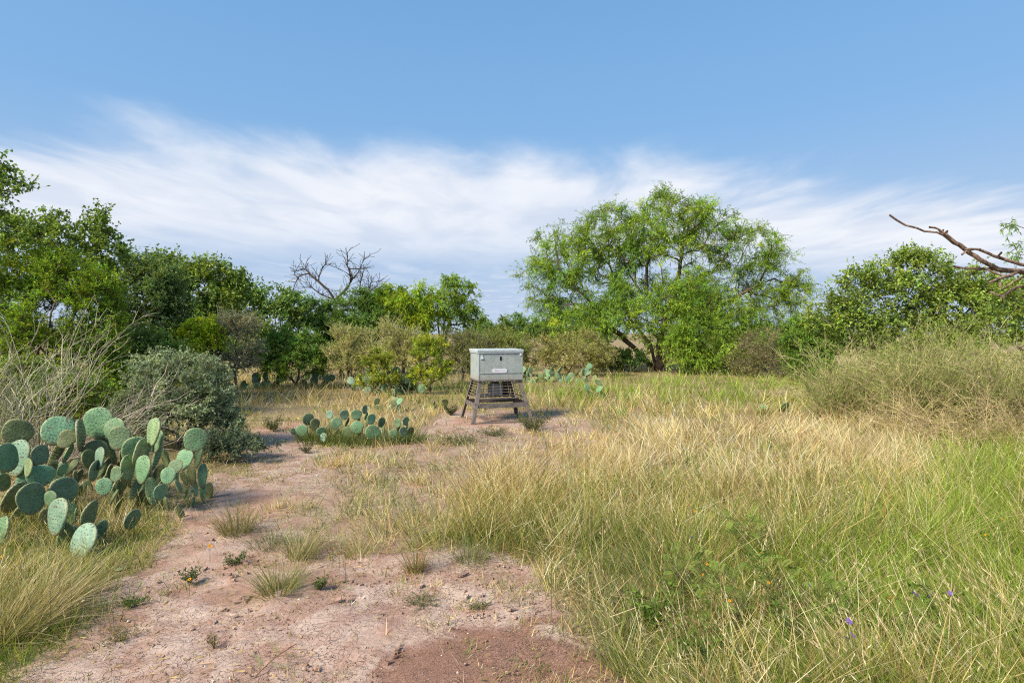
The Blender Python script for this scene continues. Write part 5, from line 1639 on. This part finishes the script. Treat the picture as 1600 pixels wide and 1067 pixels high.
def build_flowers():
    flowers('purple_flower', ['purple wildflower right of the feathery plant, standing alone', 'largest purple wildflower of the lowest cluster in the right grass', 'purple wildflower just above the lowest purple cluster',
              'rightmost purple wildflower in the right grass', 'pale purple wildflower furthest left in the right grass', 'highest purple wildflower above the lone one by the feathery plant',
              'small purple wildflower at the left side of the lowest cluster', 'purple wildflower just left of the rightmost one', 'purple wildflower second to the left of the rightmost one'], 'purple wildflowers', [(1263, 913), (1332, 992), (1326, 970), (1485, 926), (1081, 840), (1281, 877), (1323, 996), (1454, 930), (1430, 928)], 0.016, (0.25, 0.13, 0.62), (0.3, 0.2, 0.5), 0.36, 1, 5)
    flowers('yellow_flower', ['yellow flower alone on the dirt below the olive tuft', 'yellow flower at the foot of the olive tuft by the path', 'orange yellow flower left of the short straw tuft', 'orange yellow flower touching the short straw tuft',
              'yellow flower on the dirt right of the round tuft', 'yellow flower between the round tuft and the rust based tuft', 'yellow flower on the small dark green weed', 'yellow flower right of the olive tuft by the path',
              'yellow flower in the grass at the left edge', 'yellow flower in the grass under the big prickly pear'], 'yellow flowers by the path', [(328, 853), (382, 810), (520, 860), (530, 866), (507, 893), (540, 882), (296, 906), (395, 808), (1, 870), (107, 838)], 0.011, (0.75, 0.36, 0.02), (0.1, 0.03, 0.01), 0.1, 2, 8)
    r = random.Random(8)
    sp = [(r.uniform(980, 1600), r.uniform(690, 940)) for _ in range(46)]
    flowers('orange_flower', 'tiny orange flower head scattered in the grass on the right', 'orange flowers in the right grass', sp, 0.007, (0.75, 0.33, 0.02), (0.3, 0.1, 0.02), 0.42, 3, 6)
    sp = [(r.uniform(860, 1500), r.uniform(930, 1060)) for _ in range(60)] + [(r.uniform(0, 240), r.uniform(800, 940)) for _ in range(30)]
    flowers('seed_head', 'tiny dry pinkish seed head on a thin stalk in the near grass', 'dry seed heads in the near grass', sp, 0.008, (0.46, 0.3, 0.21), (0.3, 0.16, 0.1), 0.2, 4, 5)
    sp = [(r.uniform(640, 960), r.uniform(740, 860)) for _ in range(40)]
    flowers('dark_seed_head', 'tiny dark brown seed head in the golden grass near the dirt', 'dark seed heads in the golden grass', sp, 0.008, (0.07, 0.035, 0.02), (0.05, 0.03, 0.02), 0.33, 5, 5)


build_flowers()


# ------------------------------------------------------------------ loose bits on the dirt
def rock_mesh(name, seed, flat=0.4):
    r = np.random.default_rng(seed)
    import bmesh
    bm = bmesh.new()
    bmesh.ops.create_icosphere(bm, subdivisions=1, radius=1.0)
    for v in bm.verts:
        v.co = Vector((v.co.x * r.uniform(.7, 1.2), v.co.y * r.uniform(.7, 1.2), v.co.z * flat * r.uniform(.7, 1.2)))
    me = bpy.data.meshes.new(name)
    bm.to_mesh(me); bm.free()
    return me


def build_loose():
    M_CLOD = plain_mat('dirt_clod', (0.30, 0.19, 0.14), 0.95, 0, 30.0, (0.42, 0.30, 0.24), 0.5)
    r = np.random.default_rng(900)
    # crumbs and pebbles: one mass
    n = 5200
    py = 800 + 300 * r.random(n) ** 0.8; px = r.uniform(-50, 1100, n)
    Y = CAM_H * FPX / (py - HORIZ); X = (px - 800) / FPX * Y
    ok = in_poly(px, py, DIRT)
    X, Y = X[ok], Y[ok]; n = len(X)
    base = np.array([(1, 0, -.3), (-.5, .87, -.3), (-.5, -.87, -.3), (0.5, .5, .5), (-.7, .1, .55), (.3, -.6, .45)])
    F = np.array([(0, 1, 3), (1, 2, 4), (2, 0, 5), (3, 4, 5), (1, 4, 3), (2, 5, 4), (0, 3, 5)])
    sz = 0.0022 * np.exp(r.normal(size=n) * 0.65)
    a = r.uniform(0, 6.28, n); ca, sa = np.cos(a), np.sin(a)
    B = base[None] * sz[:, None, None] * r.uniform(.6, 1.3, (n, 6, 1))
    V = np.stack([B[..., 0] * ca[:, None] - B[..., 1] * sa[:, None] + X[:, None], B[..., 0] * sa[:, None] + B[..., 1] * ca[:, None] + Y[:, None], B[..., 2] + ground_z(X, Y)[:, None] + 0.004], -1)
    tr = (np.arange(n) * 6)[:, None, None] + F[None]
    col = np.where((r.random((n, 1)) < 0.15), np.array([[0.5, 0.42, 0.36]]), np.array([[0.26, 0.16, 0.12]])) * np.exp(r.normal(size=(n, 1)) * 0.25)
    o = obj('gravel', make_mesh('gravel', V.reshape(-1, 3), None, tr.reshape(-1, 3), tint=np.repeat(np.clip(col, 0, .7), 6, 0)), M_TWIG)
    tag(o, 'fine reddish gravel and dirt crumbs strewn on the bare ground', 'gravel', kind='stuff')
    # curled plates of dry mud, in patches: one mass
    n = 1500
    py = 845 + 250 * r.random(n); px = r.uniform(60, 900, n)
    Y = CAM_H * FPX / (py - HORIZ); X = (px - 800) / FPX * Y
    ok = in_poly(px, py, DIRT) & (fbm(X * 1.6, Y * 1.6, 3, 97) > 0.5) & (np.hypot((X + 0.02) / 0.6, (Y - 2.35) / 0.7) > 1.0)
    X, Y = X[ok], Y[ok]; n = len(X)
    k = 6
    a = np.sort(r.uniform(0, 6.28, (n, k)), 1)
    rad = (0.007 * np.exp(r.normal(size=n) * 0.55))[:, None] * r.uniform(0.6, 1.2, (n, k))
    tilt = r.normal(size=(n, 2)) * 0.22
    fx, fy = np.cos(a) * rad * 1.3, np.sin(a) * rad
    fz = fx * tilt[:, :1] + fy * tilt[:, 1:] + 4.0 * (fx ** 2 + fy ** 2)
    top = np.stack([X[:, None] + fx, Y[:, None] + fy, ground_z(X, Y)[:, None] + 0.010 + fz], -1)
    cen = np.stack([X, Y, ground_z(X, Y) + 0.009], -1)[:, None]
    bot = top - np.array([0, 0, 0.012])
    V = np.concatenate([cen, top, bot], 1)
    b0 = (np.arange(n) * (2 * k + 1))[:, None]
    i = np.arange(k); j = (i + 1) % k
    tr = np.stack([b0 + 0 * i, b0 + 1 + i, b0 + 1 + j], -1).reshape(-1, 3)
    qd = np.stack([b0 + 1 + i, b0 + 1 + k + i, b0 + 1 + k + j, b0 + 1 + j], -1).reshape(-1, 4)
    o = obj('mud_flakes', make_mesh('mud_flakes', V.reshape(-1, 3), qd, tr, tint=np.zeros((n * (2 * k + 1), 3))), bpy.data.materials['pink_dirt'])
    tag(o, 'curled flakes of dried mud on the bare foreground dirt', 'mud flakes', kind='stuff')
    # dry litter: short straw bits
    n = 5000
    py = 650 + 450 * r.random(n); px = r.uniform(-50, 1150, n)
    Y = CAM_H * FPX / (py - HORIZ); X = (px - 800) / FPX * Y
    ok = (in_poly(px, py, DIRT) | in_poly(px, py, MID)) & (fbm(X * 1.3, Y * 1.3, 3, 91) > 0.46)
    X, Y = X[ok], Y[ok]; n = len(X)
    a = r.uniform(0, 6.28, n); l = r.uniform(0.005, 0.024, n); w = 0.0009
    dx, dy = np.cos(a) * l, np.sin(a) * l
    z = ground_z(X, Y) + 0.012
    V = np.stack([np.stack([X - dx + dy / l * w, Y - dy - dx / l * w, z], 1), np.stack([X - dx - dy / l * w, Y - dy + dx / l * w, z], 1), np.stack([X + dx - dy / l * w, Y + dy + dx / l * w, z + r.uniform(0, .012, n)], 1), np.stack([X + dx + dy / l * w, Y + dy - dx / l * w, z + .004], 1)], 1)
    c = np.where(r.random((n, 1)) < 0.6, STRAW[None], RUST[None] * .8) * np.exp(r.normal(size=(n, 1)) * 0.2)
    o = obj('straw_litter', make_mesh('straw_litter', V.reshape(-1, 3), np.arange(4 * n).reshape(-1, 4), tint=np.repeat(np.clip(c, 0, .7), 4, 0)), M_GRASS)
    tag(o, 'short dry straw bits littering the bare dirt', 'litter', kind='stuff')
    # a few clods one can pick out
    rr = random.Random(3)
    ms = [rock_mesh('clod', 70 + i, 0.5) for i in range(3)]
    for m in ms: m.materials.append(M_CLOD)
    for i, (px, py, s) in enumerate([(625, 1010, .012), (545, 948, .014), (470, 958, .012), (727, 1040, .01), (430, 968, .016), (445, 975, .012), (640, 1055, .01), (300, 985, .014), (250, 1005, .012), (560, 1030, .009), (335, 1045, .016), (365, 1050, .012)]):
        Y = GY(py); X = (px - 800) / FPX * Y
        o = obj('dirt_clod', ms[i % 3], None, None, (X, Y, float(ground_z(X, Y)) + 0.006), (rr.uniform(-.2, .2), rr.uniform(-.2, .2), rr.uniform(0, 6)))
        o.scale = (s, s, s)
        tag(o, 'small brown dirt clod lying on the bare foreground dirt', 'clod', 'dirt clods on the bare ground')
    # two fallen pads lying flat
    for i, (px, py, k, lb) in enumerate([(187, 889, 'p', 'pale fallen cactus pad lying flat on the dirt below the big prickly pear'), (160, 896, 'o', 'darker fallen cactus pad beside the pale one on the dirt')]):
        Y = GY(py); X = (px - 800) / FPX * Y
        o = obj('fallen_pad', PADS[k][i], None, None, (X - 0.03, Y, float(ground_z(X, Y)) + 0.012), (R(86), 0, R(70 - 140 * i)))
        o.scale = (0.09, 0.09, 0.09)
        tag(o, lb, 'cactus pad')


build_loose()


# ------------------------------------------------------------------ far brush along the horizon
def build_far():
    r = np.random.default_rng(1000)
    d = 46
    plant('mesquite_tree', 'small far mesquite between the feeder and the big mesquite', 'tree', P(812, 555, d), px_lobes([(800, 500, 18, 9), (825, 506, 18, 10), (812, 515, 26, 10)], d), 701, 70, 7, 10, 0.17, 0.05, (0.10, 0.16, 0.035), clump=0.7, seg=0.7, tip=0.02, **FEATH)
    plant('mesquite_tree', 'far mesquite just left of the big mesquite', 'tree', P(852, 555, d), px_lobes([(850, 508, 18, 9), (862, 518, 18, 9), (840, 518, 16, 8)], d), 702, 60, 7, 10, 0.17, 0.05, (0.10, 0.16, 0.035), clump=0.7, seg=0.7, tip=0.02, **FEATH)
    plant('mesquite_tree', 'far low mesquite right of the thin open mesquite', 'tree', P(762, 552, d), px_lobes([(755, 512, 18, 7), (772, 518, 22, 8), (740, 518, 16, 8)], d), 703, 60, 7, 10, 0.17, 0.05, (0.09, 0.15, 0.03), clump=0.7, seg=0.7, tip=0.02, **FEATH)
    # continuous brush beyond: nobody could count it
    n = 420
    dd = r.uniform(30, 85, n)
    px = r.uniform(-500, 2100, n)
    hgt = 1.0 + 1.3 * fbm(px * 0.012, dd * 0.1, 3, 95)
    cen = np.stack([(px - 800) / FPX * dd, dd, hgt * r.uniform(0.2, 1.0, n)], 1)
    parts = leaf_quads(r, cen, np.tile(np.array([[0, 0, 1.0]]), (n, 1)), np.full(n, 1.0) * r.uniform(.6, 1.2, n), 9, 7, 0.34, 0.14, (0.12, 0.17, 0.04), 0.25, 0, 0.2, 0.3, 0.4, 0.02, (0.16, 0.13, 0.1), yellow=0.2)
    V, Q, T = join(parts)
    o = obj('distant_brush', make_mesh('distant_brush', V, Q, tint=T), M_LEAF)
    tag(o, 'low green brush stretching along the horizon', 'brush', kind='stuff')


build_far()
print('tris', sum(len(m.loops) - 2 * len(m.polygons) for m in bpy.data.meshes))
